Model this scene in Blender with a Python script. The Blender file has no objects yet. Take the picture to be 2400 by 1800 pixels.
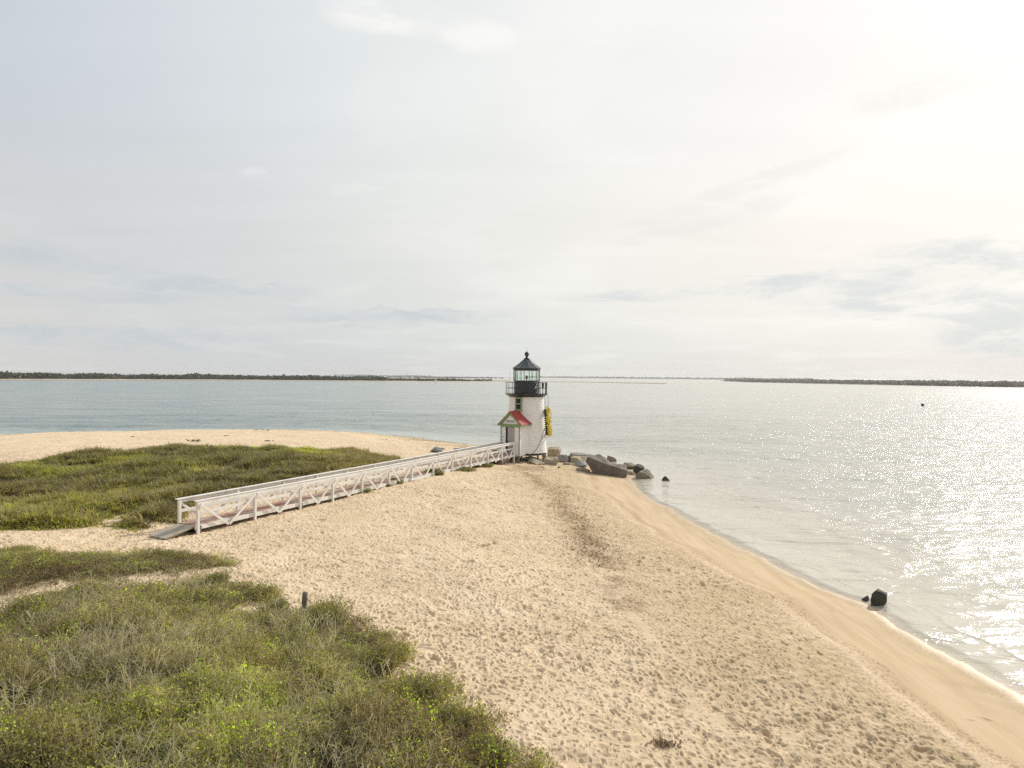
import bpy, bmesh, math, random
import numpy as np
from mathutils import Vector, Matrix
random.seed(7); RNG = np.random.default_rng(7)
SC = bpy.context.scene; COL = SC.collection
R = math.radians

# ------------------------------------------------------------------ camera
F, CX, CY, H = 1664.0, 1200.0, 900.0, 7.9          # focal length in photo pixels, centre, eye height
PITCH, ROLL = R(0.61), R(0.516)
fw = Vector((0, math.cos(PITCH), -math.sin(PITCH)))
r0 = Vector((1, 0, 0)); u0 = r0.cross(fw)
rt = r0*math.cos(ROLL) + u0*math.sin(ROLL)
up = rt.cross(fw)
cam_d = bpy.data.cameras.new('camera'); cam = bpy.data.objects.new('camera', cam_d); COL.objects.link(cam)
cam.matrix_world = Matrix(((rt.x, up.x, -fw.x, 0), (rt.y, up.y, -fw.y, 0), (rt.z, up.z, -fw.z, H), (0, 0, 0, 1)))
cam_d.sensor_width = 36; cam_d.lens = F/2400*36; cam_d.clip_start = .1; cam_d.clip_end = 60000
SC.camera = cam

# ------------------------------------------------------------------ light
SUN_AZ, SUN_EL = R(42), R(29.5)
S = Vector((math.cos(SUN_EL)*math.sin(SUN_AZ), math.cos(SUN_EL)*math.cos(SUN_AZ), math.sin(SUN_EL)))
sun_d = bpy.data.lights.new('sun', 'SUN'); sun_d.energy = 3.2; sun_d.angle = R(0.9); sun_d.color = (1, .94, .83)
sun = bpy.data.objects.new('sun', sun_d); COL.objects.link(sun)
sun.rotation_euler = S.to_track_quat('Z', 'Y').to_euler(); sun.location = (30, 30, 40)
SC.view_settings.view_transform = 'Standard'; SC.view_settings.look = 'None'
SC.view_settings.exposure = 0.22; SC.view_settings.gamma = 1
SC.cycles.use_denoising = False
SC.cycles.max_bounces = 6; SC.cycles.transparent_max_bounces = 12

class NT:
    """small helper to write node trees as expressions"""
    def __init__(s, t): s.t = t; s.n = t.nodes; s.l = t.links
    def add(s, typ, **kw):
        n = s.n.new(typ)
        for k, v in kw.items(): setattr(n, k, v)
        return n
    def put(s, sock, v):
        if isinstance(v, bpy.types.NodeSocket): s.l.new(v, sock)
        elif v is not None:
            if sock.type == 'RGBA' and len(v) == 3: v = (*v, 1)
            sock.default_value = v
    def m(s, op, a, b=None, c=None, clamp=False):
        n = s.add('ShaderNodeMath', operation=op, use_clamp=clamp)
        s.put(n.inputs[0], a)
        if b is not None: s.put(n.inputs[1], b)
        if c is not None: s.put(n.inputs[2], c)
        return n.outputs[0]
    def vm(s, op, a, b=None, sc=None):
        n = s.add('ShaderNodeVectorMath', operation=op)
        s.put(n.inputs[0], a)
        if b is not None: s.put(n.inputs[1], b)
        if sc is not None: s.put(n.inputs['Scale'], sc)
        return n.outputs['Value'] if op in ('DOT_PRODUCT', 'LENGTH') else n.outputs[0]
    def mix(s, f, a, b, blend='MIX'):
        n = s.add('ShaderNodeMix', data_type='RGBA', blend_type=blend)
        s.put(n.inputs[0], f); s.put(n.inputs[6], a); s.put(n.inputs[7], b)
        return n.outputs[2]
    def ramp(s, f, stops, interp='LINEAR'):
        n = s.add('ShaderNodeValToRGB'); r = n.color_ramp; r.interpolation = interp
        while len(r.elements) < len(stops): r.elements.new(.5)
        for e, (p, c) in zip(r.elements, stops):
            e.position = p; e.color = (*c, 1) if not isinstance(c, (int, float)) else (c, c, c, 1)
        s.put(n.inputs[0], f); return n.outputs[0]
    def noise(s, vec, scale, detail=4, rough=.55, dist=0, out='Fac'):
        n = s.add('ShaderNodeTexNoise'); s.put(n.inputs['Vector'], vec)
        n.inputs['Scale'].default_value = scale; n.inputs['Detail'].default_value = detail
        n.inputs['Roughness'].default_value = rough; n.inputs['Distortion'].default_value = dist
        return n.outputs[out]
    def rng(s, v, a, b, c=0., d=1., t='LINEAR'):
        n = s.add('ShaderNodeMapRange', interpolation_type=t)
        for i, x in enumerate((v, a, b, c, d)): s.put(n.inputs[i], x)
        return n.outputs[0]
    def attr(s, name):
        n = s.add('ShaderNodeAttribute', attribute_name=name); return n
    def bump(s, h, strength=.5, dist=.02, normal=None):
        n = s.add('ShaderNodeBump'); n.inputs['Strength'].default_value = strength
        n.inputs['Distance'].default_value = dist; s.put(n.inputs['Height'], h)
        if normal is not None: s.put(n.inputs['Normal'], normal)
        return n.outputs[0]
    def mapv(s, vec, scale=(1, 1, 1), rot=(0, 0, 0), loc=(0, 0, 0)):
        n = s.add('ShaderNodeMapping'); s.put(n.inputs[0], vec)
        n.inputs['Scale'].default_value = scale; n.inputs['Rotation'].default_value = rot
        n.inputs['Location'].default_value = loc; return n.outputs[0]

W = bpy.data.worlds.new('World'); SC.world = W; W.use_nodes = True
def build_world():
    t = NT(W.node_tree); t.n.clear()
    out = t.add('ShaderNodeOutputWorld'); bg = t.add('ShaderNodeBackground'); t.l.new(bg.outputs[0], out.inputs[0])
    D = t.vm('NORMALIZE', t.add('ShaderNodeTexCoord').outputs['Generated'])
    sep = t.add('ShaderNodeSeparateXYZ'); t.l.new(D, sep.inputs[0]); X, Y, Z = sep.outputs
    sky = t.add('ShaderNodeTexSky', sky_type='NISHITA'); sky.sun_disc = False
    sky.sun_elevation = SUN_EL; sky.sun_rotation = SUN_AZ; sky.air_density = 1; sky.dust_density = 3
    c = t.vm('DOT_PRODUCT', D, tuple(S))
    base = t.ramp(c, [(0., (.47, .49, .51)), (.33, (.515, .56, .615)), (.50, (.59, .63, .66)), (.68, (.685, .715, .71)), (.82, (.755, .765, .75)), (.92, (.80, .80, .785)),
                      (.975, (.83, .825, .805)), (1., (.95, .94, .92))])
    glow = t.m('MULTIPLY', t.m('POWER', t.rng(c, .982, 1.), 2.), 2.0)
    base = t.mix(1., base, glow, 'ADD')
    el = t.m('ARCSINE', Z)
    eld = t.m('MULTIPLY', el, 180/math.pi)
    az = t.m('MULTIPLY', t.m('ARCTAN2', X, Y), 180/math.pi)
    # lower, warmer, thicker air towards the horizon; a faint pink band a little above it
    low = t.ramp(t.rng(eld, 0, 26), [(0, (.93, .895, .865)), (.1, (.97, .955, .925)), (.24, (1.02, .99, .95)), (.42, (1.035, 1., .955)), (.7, (1.01, 1., .985)), (1, (1, 1, 1))])
    base = t.mix(1., base, low, 'MULTIPLY')
    # left side a little brighter near the horizon than pure sun distance would give
    lift = t.m('MULTIPLY', t.rng(c, .72, .1), t.rng(eld, 20, 4))
    base = t.mix(t.m('MULTIPLY', lift, .85), base, (.635, .63, .60))
    # thin high cloud, projected on a flat layer so that it foreshortens to the horizon
    zz = t.m('ADD', t.m('MAXIMUM', Z, 0.0), .10)
    cb = t.add('ShaderNodeCombineXYZ'); t.l.new(t.m('DIVIDE', X, zz), cb.inputs[0]); t.l.new(t.m('DIVIDE', Y, zz), cb.inputs[1])
    P = cb.outputs[0]
    P1 = t.mapv(P, (1, .8, 1), (0, 0, R(28)), (3.1, .4, 0))
    n1 = t.noise(P1, .9, 9, .56, .35); n2 = t.noise(P1, 3.4, 9, .62, .3)
    str1 = t.noise(t.mapv(P, (.35, 2.2, 1), (0, 0, R(-24)), (1, 2, 0)), 1.0, 8, .6, .4)
    soft = t.m('ADD', t.m('MULTIPLY', t.m('SUBTRACT', n1, .5), .10), t.m('MULTIPLY', t.m('SUBTRACT', str1, .5), .13))
    base = t.mix(1., base, t.m('ADD', soft, 1.), 'MULTIPLY')
    veil = t.m('MULTIPLY', t.rng(n1, .5, .66, 0, .35, 'SMOOTHSTEP'), t.rng(c, .3, .9, .25, 1.))
    base = t.mix(veil, base, t.mix(.7, base, (.88, .875, .85)))
    # named cloud banks and gaps: (px, py, rx, ry, tilt) of the photo turned into azimuth and elevation
    az_n = t.m('ADD', az, t.m('MULTIPLY', t.m('SUBTRACT', n1, .5), 10.)); el_n = t.m('ADD', eld, t.m('MULTIPLY', t.m('SUBTRACT', n2, .5), 3.))
    def patch(px, py, rx, ry, tilt=0):
        a0 = math.degrees(math.atan((px-CX)/F)); e0 = math.degrees(math.atan((883-py)/math.hypot(F, px-CX)))
        k = 57.3/F; ra, re = rx*k*math.cos(R(a0))**2, ry*k*math.cos(R(a0))
        da = t.m('SUBTRACT', az_n, a0); de = t.m('SUBTRACT', el_n, e0)
        de = t.m('SUBTRACT', de, t.m('MULTIPLY', da, tilt))
        q = t.m('ADD', t.m('POWER', t.m('ABSOLUTE', t.m('DIVIDE', da, ra)), 2.), t.m('POWER', t.m('ABSOLUTE', t.m('DIVIDE', de, re)), 2.))
        return t.rng(q, 1.2, .1, 0., 1., 'SMOOTHSTEP')
    def total(lst):
        o = patch(*lst[0])
        for p in lst[1:]: o = t.m('MAXIMUM', o, patch(*p))
        return o
    frag = t.noise(t.mapv(P, (.8, 1.3, 1), (0, 0, R(20)), (0, 3, 0)), 3.0, 12, .66, .6)
    ae = t.add('ShaderNodeCombineXYZ'); t.l.new(t.m('MULTIPLY', az, .16), ae.inputs[0]); t.l.new(t.m('MULTIPLY', eld, .50), ae.inputs[1])
    cum = t.noise(ae.outputs[0], 1.1, 12, .68, .5)
    fine = t.rng(frag, .40, .58, 0., 1., 'SMOOTHSTEP')
    gaps = t.m('MULTIPLY', total([(2230, 620, 330, 70), (2120, 690, 400, 50, -.05), (1830, 665, 300, 26), (2360, 760, 220, 80), (1560, 690, 220, 16)]), t.rng(cum, .38, .60, .2, 1., 'SMOOTHSTEP'))
    base = t.mix(t.m('MULTIPLY', gaps, .8), base, (.57, .615, .63))
    gapl = t.m('MULTIPLY', total([(330, 655, 280, 30, -.09), (180, 700, 280, 22), (60, 610, 220, 28), (640, 690, 120, 18), (900, 745, 280, 24), (250, 800, 500, 30)]), t.rng(cum, .40, .62, .25, 1., 'SMOOTHSTEP'))
    base = t.mix(t.m('MULTIPLY', gapl, .75), base, (.485, .535, .565))
    wh = t.m('MULTIPLY', total([(900, 40, 170, 50), (1130, 85, 140, 40, -.1)]), t.rng(frag, .34, .54, .15, 1., 'SMOOTHSTEP'))
    base = t.mix(t.m('MULTIPLY', wh, .85), base, (.84, .83, .80))
    wf = t.m('MULTIPLY', total([(550, 410, 50, 26), (1300, 210, 70, 12), (820, 445, 80, 14, .2)]), t.rng(frag, .34, .6, .1, 1., 'SMOOTHSTEP'))
    base = t.mix(t.m('MULTIPLY', wf, .3), base, (.84, .83, .80))
    bank = t.m('MULTIPLY', total([(1700, 450, 330, 26, .25), (1650, 520, 280, 26, .2), (2150, 210, 240, 40, .1)]), t.rng(frag, .35, .6, 0., 1., 'SMOOTHSTEP'))
    base = t.mix(t.m('MULTIPLY', bank, .45), base, (.69, .69, .665))
    nish = t.mix(1., sky.outputs[0], (.10, .10, .10), 'MULTIPLY')
    fin = t.mix(.03, base, nish)
    t.put(bg.inputs[0], fin); bg.inputs[1].default_value = 1.0
build_world()

# ------------------------------------------------------------------ helpers
def tag(o, label=None, cat=None, group=None, kind=None):
    if label: o['label'] = label
    if cat: o['category'] = cat
    if group: o['group'] = group
    if kind: o['kind'] = kind
    return o
def link(o, parent=None):
    COL.objects.link(o)
    if parent is not None: o.parent = parent
    return o
def empty(name, loc=(0, 0, 0), rz=0):
    o = bpy.data.objects.new(name, None); o.location = loc; o.rotation_euler[2] = rz; o.empty_display_size = .2
    return link(o)
def np_mesh(name, v, f, mat, parent=None, fattr=None, vattr=None, fcol=None, smooth=False, mats=None, midx=None):
    """v (n,3), f (m,3|4) numpy -> one mesh object"""
    me = bpy.data.meshes.new(name); v = np.asarray(v, np.float32); f = np.asarray(f, np.int32)
    k = f.shape[1]
    me.vertices.add(len(v)); me.vertices.foreach_set('co', v.ravel())
    me.loops.add(f.size); me.loops.foreach_set('vertex_index', f.ravel())
    me.polygons.add(len(f)); me.polygons.foreach_set('loop_start', np.arange(0, f.size, k, dtype=np.int32))
    me.update(calc_edges=True); me.validate(clean_customdata=False) if len(f) < 20000 else None
    if smooth: me.polygons.foreach_set('use_smooth', np.ones(len(me.polygons), bool))
    for n_, a in (vattr or {}).items():
        at = me.attributes.new(n_, 'FLOAT', 'POINT'); at.data.foreach_set('value', np.asarray(a, np.float32))
    if fcol is not None:
        at = me.attributes.new('tint', 'FLOAT_COLOR', 'FACE')
        c = np.ones((len(f), 4), np.float32); c[:, :3] = fcol; at.data.foreach_set('color', c.ravel())
    me.materials.append(mat)
    return link(bpy.data.objects.new(name, me), parent)

class MB:
    """collects boxes, bars, tubes and lathes, links them as ONE mesh"""
    def __init__(s): s.bm = bmesh.new()
    def verts_faces(s, vs, fs, smooth=False):
        vv = [s.bm.verts.new(v) for v in vs]
        for f in fs:
            try:
                ff = s.bm.faces.new([vv[i] for i in f]); ff.smooth = smooth
            except ValueError: pass
        return vv
    def box(s, c, size, rz=0, M=None):
        x, y, z = [a/2 for a in size]; m = M or (Matrix.Translation(c) @ Matrix.Rotation(rz, 4, 'Z'))
        vs = [m @ Vector((sx*x, sy*y, sz*z)) for sx in (-1, 1) for sy in (-1, 1) for sz in (-1, 1)]
        s.verts_faces(vs, [(0, 1, 3, 2), (4, 6, 7, 5), (0, 4, 5, 1), (2, 3, 7, 6), (0, 2, 6, 4), (1, 5, 7, 3)])
    def bar(s, a, b, w, h, side=None):
        """rectangular bar from a to b, w across, h in the plane of 'up'"""
        a, b = Vector(a), Vector(b); d = (b-a); L = d.length; d.normalize()
        upv = Vector((0, 0, 1)) if abs(d.z) < .98 else Vector((0, 1, 0))
        sd = Vector(side).normalized() if side is not None else d.cross(upv).normalized()
        sd = (sd - d*sd.dot(d)).normalized()
        n = sd.cross(d)
        M = Matrix(((d.x, sd.x, n.x, 0), (d.y, sd.y, n.y, 0), (d.z, sd.z, n.z, 0), (0, 0, 0, 1)))
        M.translation = (a+b)/2
        s.box(None, (L, w, h), M=M)
    def tube(s, pts, r, n=8, caps=True, smooth=True):
        rings = []
        pts = [Vector(p) for p in pts]
        for i, p in enumerate(pts):
            d = (pts[min(i+1, len(pts)-1)] - pts[max(i-1, 0)]).normalized()
            a = d.orthogonal().normalized() if i == 0 else (pa - d*pa.dot(d)).normalized()
            pa = a; b = d.cross(a); rr = r[i] if isinstance(r, (list, tuple)) else r
            rings.append([s.bm.verts.new(p + (a*math.cos(t)+b*math.sin(t))*rr) for t in [2*math.pi*k/n for k in range(n)]])
        for i in range(len(rings)-1):
            for k in range(n):
                f = s.bm.faces.new((rings[i][k], rings[i][(k+1) % n], rings[i+1][(k+1) % n], rings[i+1][k])); f.smooth = smooth
        if caps: s.bm.faces.new(rings[0][::-1]); s.bm.faces.new(rings[-1])
    def lathe(s, prof, n=24, a0=0., c=(0, 0, 0), smooth=True, caps=True):
        c = Vector(c); rings = []
        for r, z in prof:
            rings.append([s.bm.verts.new(c + Vector((r*math.cos(a0+2*math.pi*k/n), r*math.sin(a0+2*math.pi*k/n), z))) for k in range(n)])
        for i in range(len(rings)-1):
            for k in range(n):
                f = s.bm.faces.new((rings[i][k], rings[i][(k+1) % n], rings[i+1][(k+1) % n], rings[i+1][k])); f.smooth = smooth
        if caps:
            s.bm.faces.new(rings[0][::-1]); s.bm.faces.new(rings[-1])
    def build(s, name, mat, parent=None, bevel=0, fix=True):
        if fix: bmesh.ops.recalc_face_normals(s.bm, faces=s.bm.faces)
        me = bpy.data.meshes.new(name); s.bm.to_mesh(me); s.bm.free(); me.materials.append(mat)
        o = link(bpy.data.objects.new(name, me), parent)
        if bevel:
            b = o.modifiers.new('bevel', 'BEVEL'); b.width = bevel; b.segments = 1; b.limit_method = 'ANGLE'
        return o

def ray(px, py):
    d = fw + rt*((px-CX)/F) - up*((py-CY)/F); return d.normalized()
def at_z(px, py, z):
    d = ray(px, py); k = (z-H)/d.z; return (d.x*k, d.y*k)
def at_y(px, py, Y):
    d = ray(px, py); k = Y/d.y; return Vector((d.x*k, Y, H+d.z*k))

# value noise for numpy
def vnoise(x, y, scale, seed=0):
    r = np.random.default_rng(seed).random((257, 257)).astype(np.float32)
    x = x*scale+seed*17.3+500.; y = y*scale+seed*9.1+500.
    xi = np.floor(x).astype(np.int64); yi = np.floor(y).astype(np.int64); fx = x-xi; fy = y-yi
    fx = fx*fx*(3-2*fx); fy = fy*fy*(3-2*fy); a = xi % 256; b = yi % 256
    return (r[b, a]*(1-fx)+r[b, a+1]*fx)*(1-fy)+(r[b+1, a]*(1-fx)+r[b+1, a+1]*fx)*fy
def fbm(x, y, scale, seed=0, oct=4):
    s = 0.; w = 1.; t = 0.
    for i in range(oct):
        s = s + vnoise(x, y, scale*2**i, seed+i*3)*w; t += w; w *= .5
    return s/t
def seg_dist(x, y, poly, closed=False):
    d = np.full(x.shape, 1e9); n = len(poly)
    for i in range(n if closed else n-1):
        ax, ay = poly[i]; bx, by = poly[(i+1) % n]; dx, dy = bx-ax, by-ay; L = dx*dx+dy*dy+1e-9
        t = np.clip(((x-ax)*dx+(y-ay)*dy)/L, 0, 1)
        d = np.minimum(d, (x-ax-t*dx)**2+(y-ay-t*dy)**2)
    return np.sqrt(d)
def inside(x, y, poly):
    r = np.zeros(x.shape, bool); n = len(poly)
    for i in range(n):
        ax, ay = poly[i]; bx, by = poly[(i+1) % n]
        if ay == by: continue
        c = ((ay > y) != (by > y)) & (x < (bx-ax)*(y-ay)/(by-ay)+ax); r ^= c
    return r
def sdist(x, y, poly):
    d = seg_dist(x, y, poly, True); return np.where(inside(x, y, poly), d, -d)
def sm(a, b, x):
    t = np.clip((x-a)/(b-a), 0, 1); return t*t*(3-2*t)
def catmull(pts, n=6):
    out = []
    for i in range(len(pts)-1):
        p0 = pts[max(i-1, 0)]; p1 = pts[i]; p2 = pts[i+1]; p3 = pts[min(i+2, len(pts)-1)]
        for k in range(n):
            t = k/n
            out.append(tuple(.5*((2*p1[j])+(-p0[j]+p2[j])*t+(2*p0[j]-5*p1[j]+4*p2[j]-p3[j])*t*t+(-p0[j]+3*p1[j]-3*p2[j]+p3[j])*t**3) for j in (0, 1)))
    out.append(pts[-1]); return out

# ------------------------------------------------------------------ the spit: shoreline and height
right_px = [(2400, 1649), (2358, 1620), (2286, 1577), (2213, 1534), (2141, 1490), (2093, 1457), (2045, 1424), (2016, 1408), (1960, 1389),
            (1900, 1362), (1815, 1322), (1734, 1279), (1680, 1252), (1625, 1225), (1571, 1196), (1530, 1173), (1500, 1150), (1484, 1128)]
left_px = [(1150, 1048), (1107, 1044), (1031, 1033), (944, 1024), (814, 1017), (651, 1014), (434, 1016), (163, 1022), (0, 1027)]
rp = [at_z(*p, 0) for p in right_px]; lp = [at_z(*p, 0) for p in left_px]
shore = [(9., -30.), (12., -8.), (13.2, 6.), (13.0, 13.)] + rp + [(9.9, 59.), (9.2, 64.), (6.4, 69.), (2.8, 73.5), (0., 77.)] + lp + [(-75., 88.), (-110., 84.), (-180., 70.), (-260., 60.)]
SHORE = catmull(shore, 3) + [(-260., -60.), (0., -60.)]

def heights(x, y, full=False):
    d = sdist(x, y, SHORE)
    d = d + np.where(y < 72, (vnoise(x, y, .5, 5)-.5)*.5 + (vnoise(x, y, .13, 4)-.5)*.7, (vnoise(x, y, .2, 6)-.5)*1.2)
    d = d + (vnoise(x, y, 2.1, 7)-.5)*.22*sm(3, .5, np.abs(d))
    z = np.interp(d, [-40, -6, -2, 0, 3.4, 3.9, 7, 13, 25], [-2.0, -.55, -.14, 0, .42, .55, .95, 1.38, 1.6])
    # low dunes under the vegetation
    def hill(cx, cy, rx, ry, h, a=0):
        ca, sa = math.cos(a), math.sin(a); u = (x-cx)*ca+(y-cy)*sa; v = -(x-cx)*sa+(y-cy)*ca
        return h*np.exp(-((u/rx)**2+(v/ry)**2)*1.0)
    z = z + hill(-27, 48, 17, 9, .75, -.1) + hill(-9, 11, 7, 5, .55, .3) + hill(-22, 24, 9, 4, .35) - hill(1.5, 59, 5, 4, .12)
    s_ = np.clip(((x+12.84)*13.11+(y-29.)*28.)/(13.11**2+28.**2), -.1, 1)
    bd = np.hypot(x+12.84-13.11*s_, y-29.-28.*s_); z = z - .24*np.exp(-(bd/2.2)**2)*sm(.55, .1, s_)
    m = sm(3.6, 6., d)
    z = z + m*((fbm(x, y, .22, 11, 3)-.5)*.28)
    return (z, d) if full else z
def hz(x, y): return float(heights(np.array([float(x)]), np.array([float(y)]))[0])
def ground(px, py, dz=0.):
    z = 1.2
    for _ in range(30):
        x, y = at_z(px, py, z+dz); z = .5*z+.5*hz(x, y)
    return x, y, z

# vegetation areas, outlined in the photograph at canopy foot and carried to the ground
K = 2400/2212.
def area(pts, dz=.25, k=K): return [ground(p[0]*k, p[1]*k, dz)[:2] for p in pts]
MOUND = area([(-150, 1020), (-60, 1012), (0, 1003), (60, 992), (120, 982), (200, 974), (300, 969), (450, 966), (600, 966), (690, 971), (760, 984), (828, 988), (800, 998), (715, 1004),
              (718, 1008), (672, 1020), (600, 1046), (500, 1066), (440, 1078), (405, 1086), (396, 1118), (330, 1132), (250, 1138), (232, 1128), (245, 1112), (290, 1100), (240, 1103), (205, 1125), (120, 1131), (0, 1134), (-160, 1138)])
STRIP = area([(-150, 1176), (0, 1176), (60, 1182), (110, 1194), (200, 1190), (330, 1188), (420, 1198), (452, 1210), (420, 1216), (340, 1216), (290, 1219), (180, 1224), (110, 1228), (60, 1238), (0, 1246), (-150, 1252)])
FRONT = area([(-400, 1300), (0, 1312), (90, 1302), (150, 1278), (250, 1266), (340, 1272), (430, 1258), (480, 1266), (500, 1278), (470, 1288), (400, 1292), (365, 1312), (420, 1322), (520, 1328), (600, 1322), (650, 1320), (730, 1326), (768, 1368),
              (790, 1440), (828, 1470), (868, 1476), (885, 1518), (918, 1552), (960, 1568), (990, 1598), (1015, 1636), (1036, 1690), (1056, 1760), (1080, 2100), (1000, 2900), (-900, 2900)], .3)
HOLES = [area(h, .1) for h in ([(690, 1384), (745, 1388), (752, 1404), (700, 1406), (684, 1396)], [(396, 1560), (470, 1562), (490, 1576), (440, 1592), (384, 1588)],
         [(60, 1404), (110, 1398), (120, 1408), (70, 1414)], [(690, 1600), (720, 1596), (725, 1606), (700, 1612)])]
ROCKY = area([(1170, 1000), (1260, 1000), (1390, 1030), (1390, 1046), (1200, 1012)], 0)

# ------------------------------------------------------------------ materials
MATS = {}
def new_mat(name):
    m = bpy.data.materials.new(name); m.use_nodes = True; t = NT(m.node_tree); t.n.clear()
    out = t.add('ShaderNodeOutputMaterial'); b = t.add('ShaderNodeBsdfPrincipled'); t.l.new(b.outputs[0], out.inputs[0])
    MATS[name] = m
    return m, t, b, out
def surf(name, col, rough=.6, var=.12, scale=6, bump=.15, bdist=.01, metal=0, stretch=(1, 1, 1), dirt=None, dirt_amt=.3, spec=.5):
    m, t, b, out = new_mat(name)
    o = t.add('ShaderNodeTexCoord').outputs['Object']; v = t.mapv(o, stretch)
    n = t.noise(v, scale, 6, .6); n2 = t.noise(v, scale*6, 4, .6)
    f = t.m('ADD', t.m('MULTIPLY', t.m('SUBTRACT', n, .5), 2*var), t.m('MULTIPLY', t.m('SUBTRACT', n2, .5), var))
    c = t.mix(1., (*col, 1), t.m('ADD', f, 1.), 'MULTIPLY')
    if dirt is not None:
        c = t.mix(t.m('MULTIPLY', t.rng(t.noise(v, scale*.6, 8, .7, .5), .5, .66), dirt_amt), c, dirt)
    t.put(b.inputs['Base Color'], c)
    b.inputs['Metallic'].default_value = metal; b.inputs['Specular IOR Level'].default_value = spec
    t.put(b.inputs['Roughness'], t.rng(n2, 0, 1, rough-.08, min(rough+.08, 1)))
    t.put(b.inputs['Normal'], t.bump(n2, bump, bdist))
    return m
WHITE = surf('white_paint', (.80, .78, .74), .55, .05, 2.5, .3, .004, dirt=(.50, .46, .38), dirt_amt=.35)
SHINGLE = surf('white_shingle', (.86, .84, .81), .6, .05, 3, .4, .006, stretch=(1, 1, 3), dirt=(.60, .55, .47), dirt_amt=.3)
RAILW = surf('white_weathered_wood', (.78, .76, .72), .65, .06, 3, .5, .004, dirt=(.40, .35, .28), dirt_amt=.45)
GREEN = surf('green_paint', (.25, .35, .17), .5, .07, 4, .2, .003)
BLACK = surf('black_gloss_paint', (.022, .024, .028), .28, .25, 4, .15, .004)
IRON = surf('black_iron', (.02, .02, .024), .45, .2, 5, .2, .003)
ROOFB = surf('lantern_roof_metal', (.045, .055, .065), .30, .15, 3, .1, .004, metal=.3, spec=.8)
REDR = surf('red_roof_felt', (.36, .045, .035), .75, .08, 8, .4, .006, dirt=(.30, .05, .04), dirt_amt=.3)
GREYD = surf('grey_door_paint', (.42, .38, .35), .6, .06, 3, .2, .003)
DARK = surf('dark_gap', (.012, .012, .016), .8, .1, 3, .1, .003)  # near-black, shade of gaps and unlit insides put into the colour
PILE = surf('weathered_pile_wood', (.16, .14, .11), .85, .2, 5, .7, .01, stretch=(1, 1, .25))
GREYW = surf('grey_driftwood_boards', (.42, .37, .29), .8, .15, 4, .6, .008, dirt=(.14, .12, .10), dirt_amt=.5)
YEL = surf('yellow_flowers', (.82, .66, .07), .7, .25, 30, .3, .01)
LEAFD = surf('dark_wreath_greenery', (.03, .035, .02), .8, .2, 20, .3, .01)
ROPE = surf('dark_rope', (.05, .045, .06), .8, .15, 10, .3, .004)
BUOYM = surf('dark_blue_buoy_paint', (.03, .03, .16), .4, .1, 3, .1, .004)
SAILM = surf('white_sail_cloth', (.8, .78, .72), .8, .04, 2, .1, .004)
STEM = surf('grass_stem', (.25, .21, .12), .8, .15, 6, .1, .003)

def m_deck():
    m, t, b, out = new_mat('worn_red_deck_paint')
    o = t.add('ShaderNodeTexCoord').outputs['Object']
    v = t.mapv(o, (1, 1, 1), (0, 0, 0))
    n = t.noise(v, 1.6, 8, .65, .3); n2 = t.noise(v, 9, 6, .7)
    c = t.mix(t.rng(t.m('ADD', t.m('MULTIPLY', n, .7), t.m('MULTIPLY', n2, .3)), .44, .56), (.34, .145, .10), (.46, .37, .30))
    c = t.mix(t.m('MULTIPLY', t.rng(n2, .55, .7), .6), c, (.60, .54, .46))
    t.put(b.inputs['Base Color'], c); b.inputs['Roughness'].default_value = .75
    t.put(b.inputs['Normal'], t.bump(n2, .4, .006)); return m
DECK = m_deck()

def m_glass():
    m, t, b, out = new_mat('clear_glass')
    g = t.add('ShaderNodeBsdfGlossy'); g.inputs['Roughness'].default_value = .03
    tr = t.add('ShaderNodeBsdfTransparent'); tr.inputs[0].default_value = (.955, .985, .96, 1)
    fr = t.add('ShaderNodeFresnel'); fr.inputs[0].default_value = 1.45
    mx = t.add('ShaderNodeMixShader'); t.l.new(t.m('MULTIPLY', fr.outputs[0], .45), mx.inputs[0]); t.l.new(tr.outputs[0], mx.inputs[1]); t.l.new(g.outputs[0], mx.inputs[2])
    t.l.new(mx.outputs[0], out.inputs[0]); return m
GLASS = m_glass()

def m_rock(name, col, warm):
    m, t, b, out = new_mat(name)
    o = t.add('ShaderNodeTexCoord').outputs['Object']
    n = t.noise(o, 1.4, 8, .62, .4); n2 = t.noise(o, 11, 8, .7); n3 = t.noise(o, 45, 4, .6)
    c = t.mix(t.rng(n, .38, .62), col, warm)
    c = t.mix(1., c, t.rng(n2, .3, .7, .55, 1.35), 'MULTIPLY')
    c = t.mix(t.m('MULTIPLY', t.rng(n3, .62, .7), .35), c, (.55, .52, .46))
    t.put(b.inputs['Base Color'], c); b.inputs['Roughness'].default_value = .85
    h = t.m('ADD', n2, t.m('MULTIPLY', n3, .3)); t.put(b.inputs['Normal'], t.bump(h, .8, .06)); return m
ROCKS = {'umber': m_rock('dark_umber_granite', (.115, .09, .07), (.20, .165, .125)), 'grey': m_rock('grey_granite', (.27, .255, .225), (.36, .32, .26)), 'tan': m_rock('tan_granite', (.34, .30, .23), (.44, .36, .23)),
         'orange': m_rock('orange_stained_granite', (.40, .29, .17), (.33, .29, .23)), 'brown': m_rock('brown_granite', (.175, .14, .10), (.29, .235, .165)),
         'dark': m_rock('wet_dark_granite', (.040, .040, .032), (.075, .068, .045)), 'slate': m_rock('blue_grey_granite', (.24, .25, .25), (.32, .31, .28))}

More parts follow.
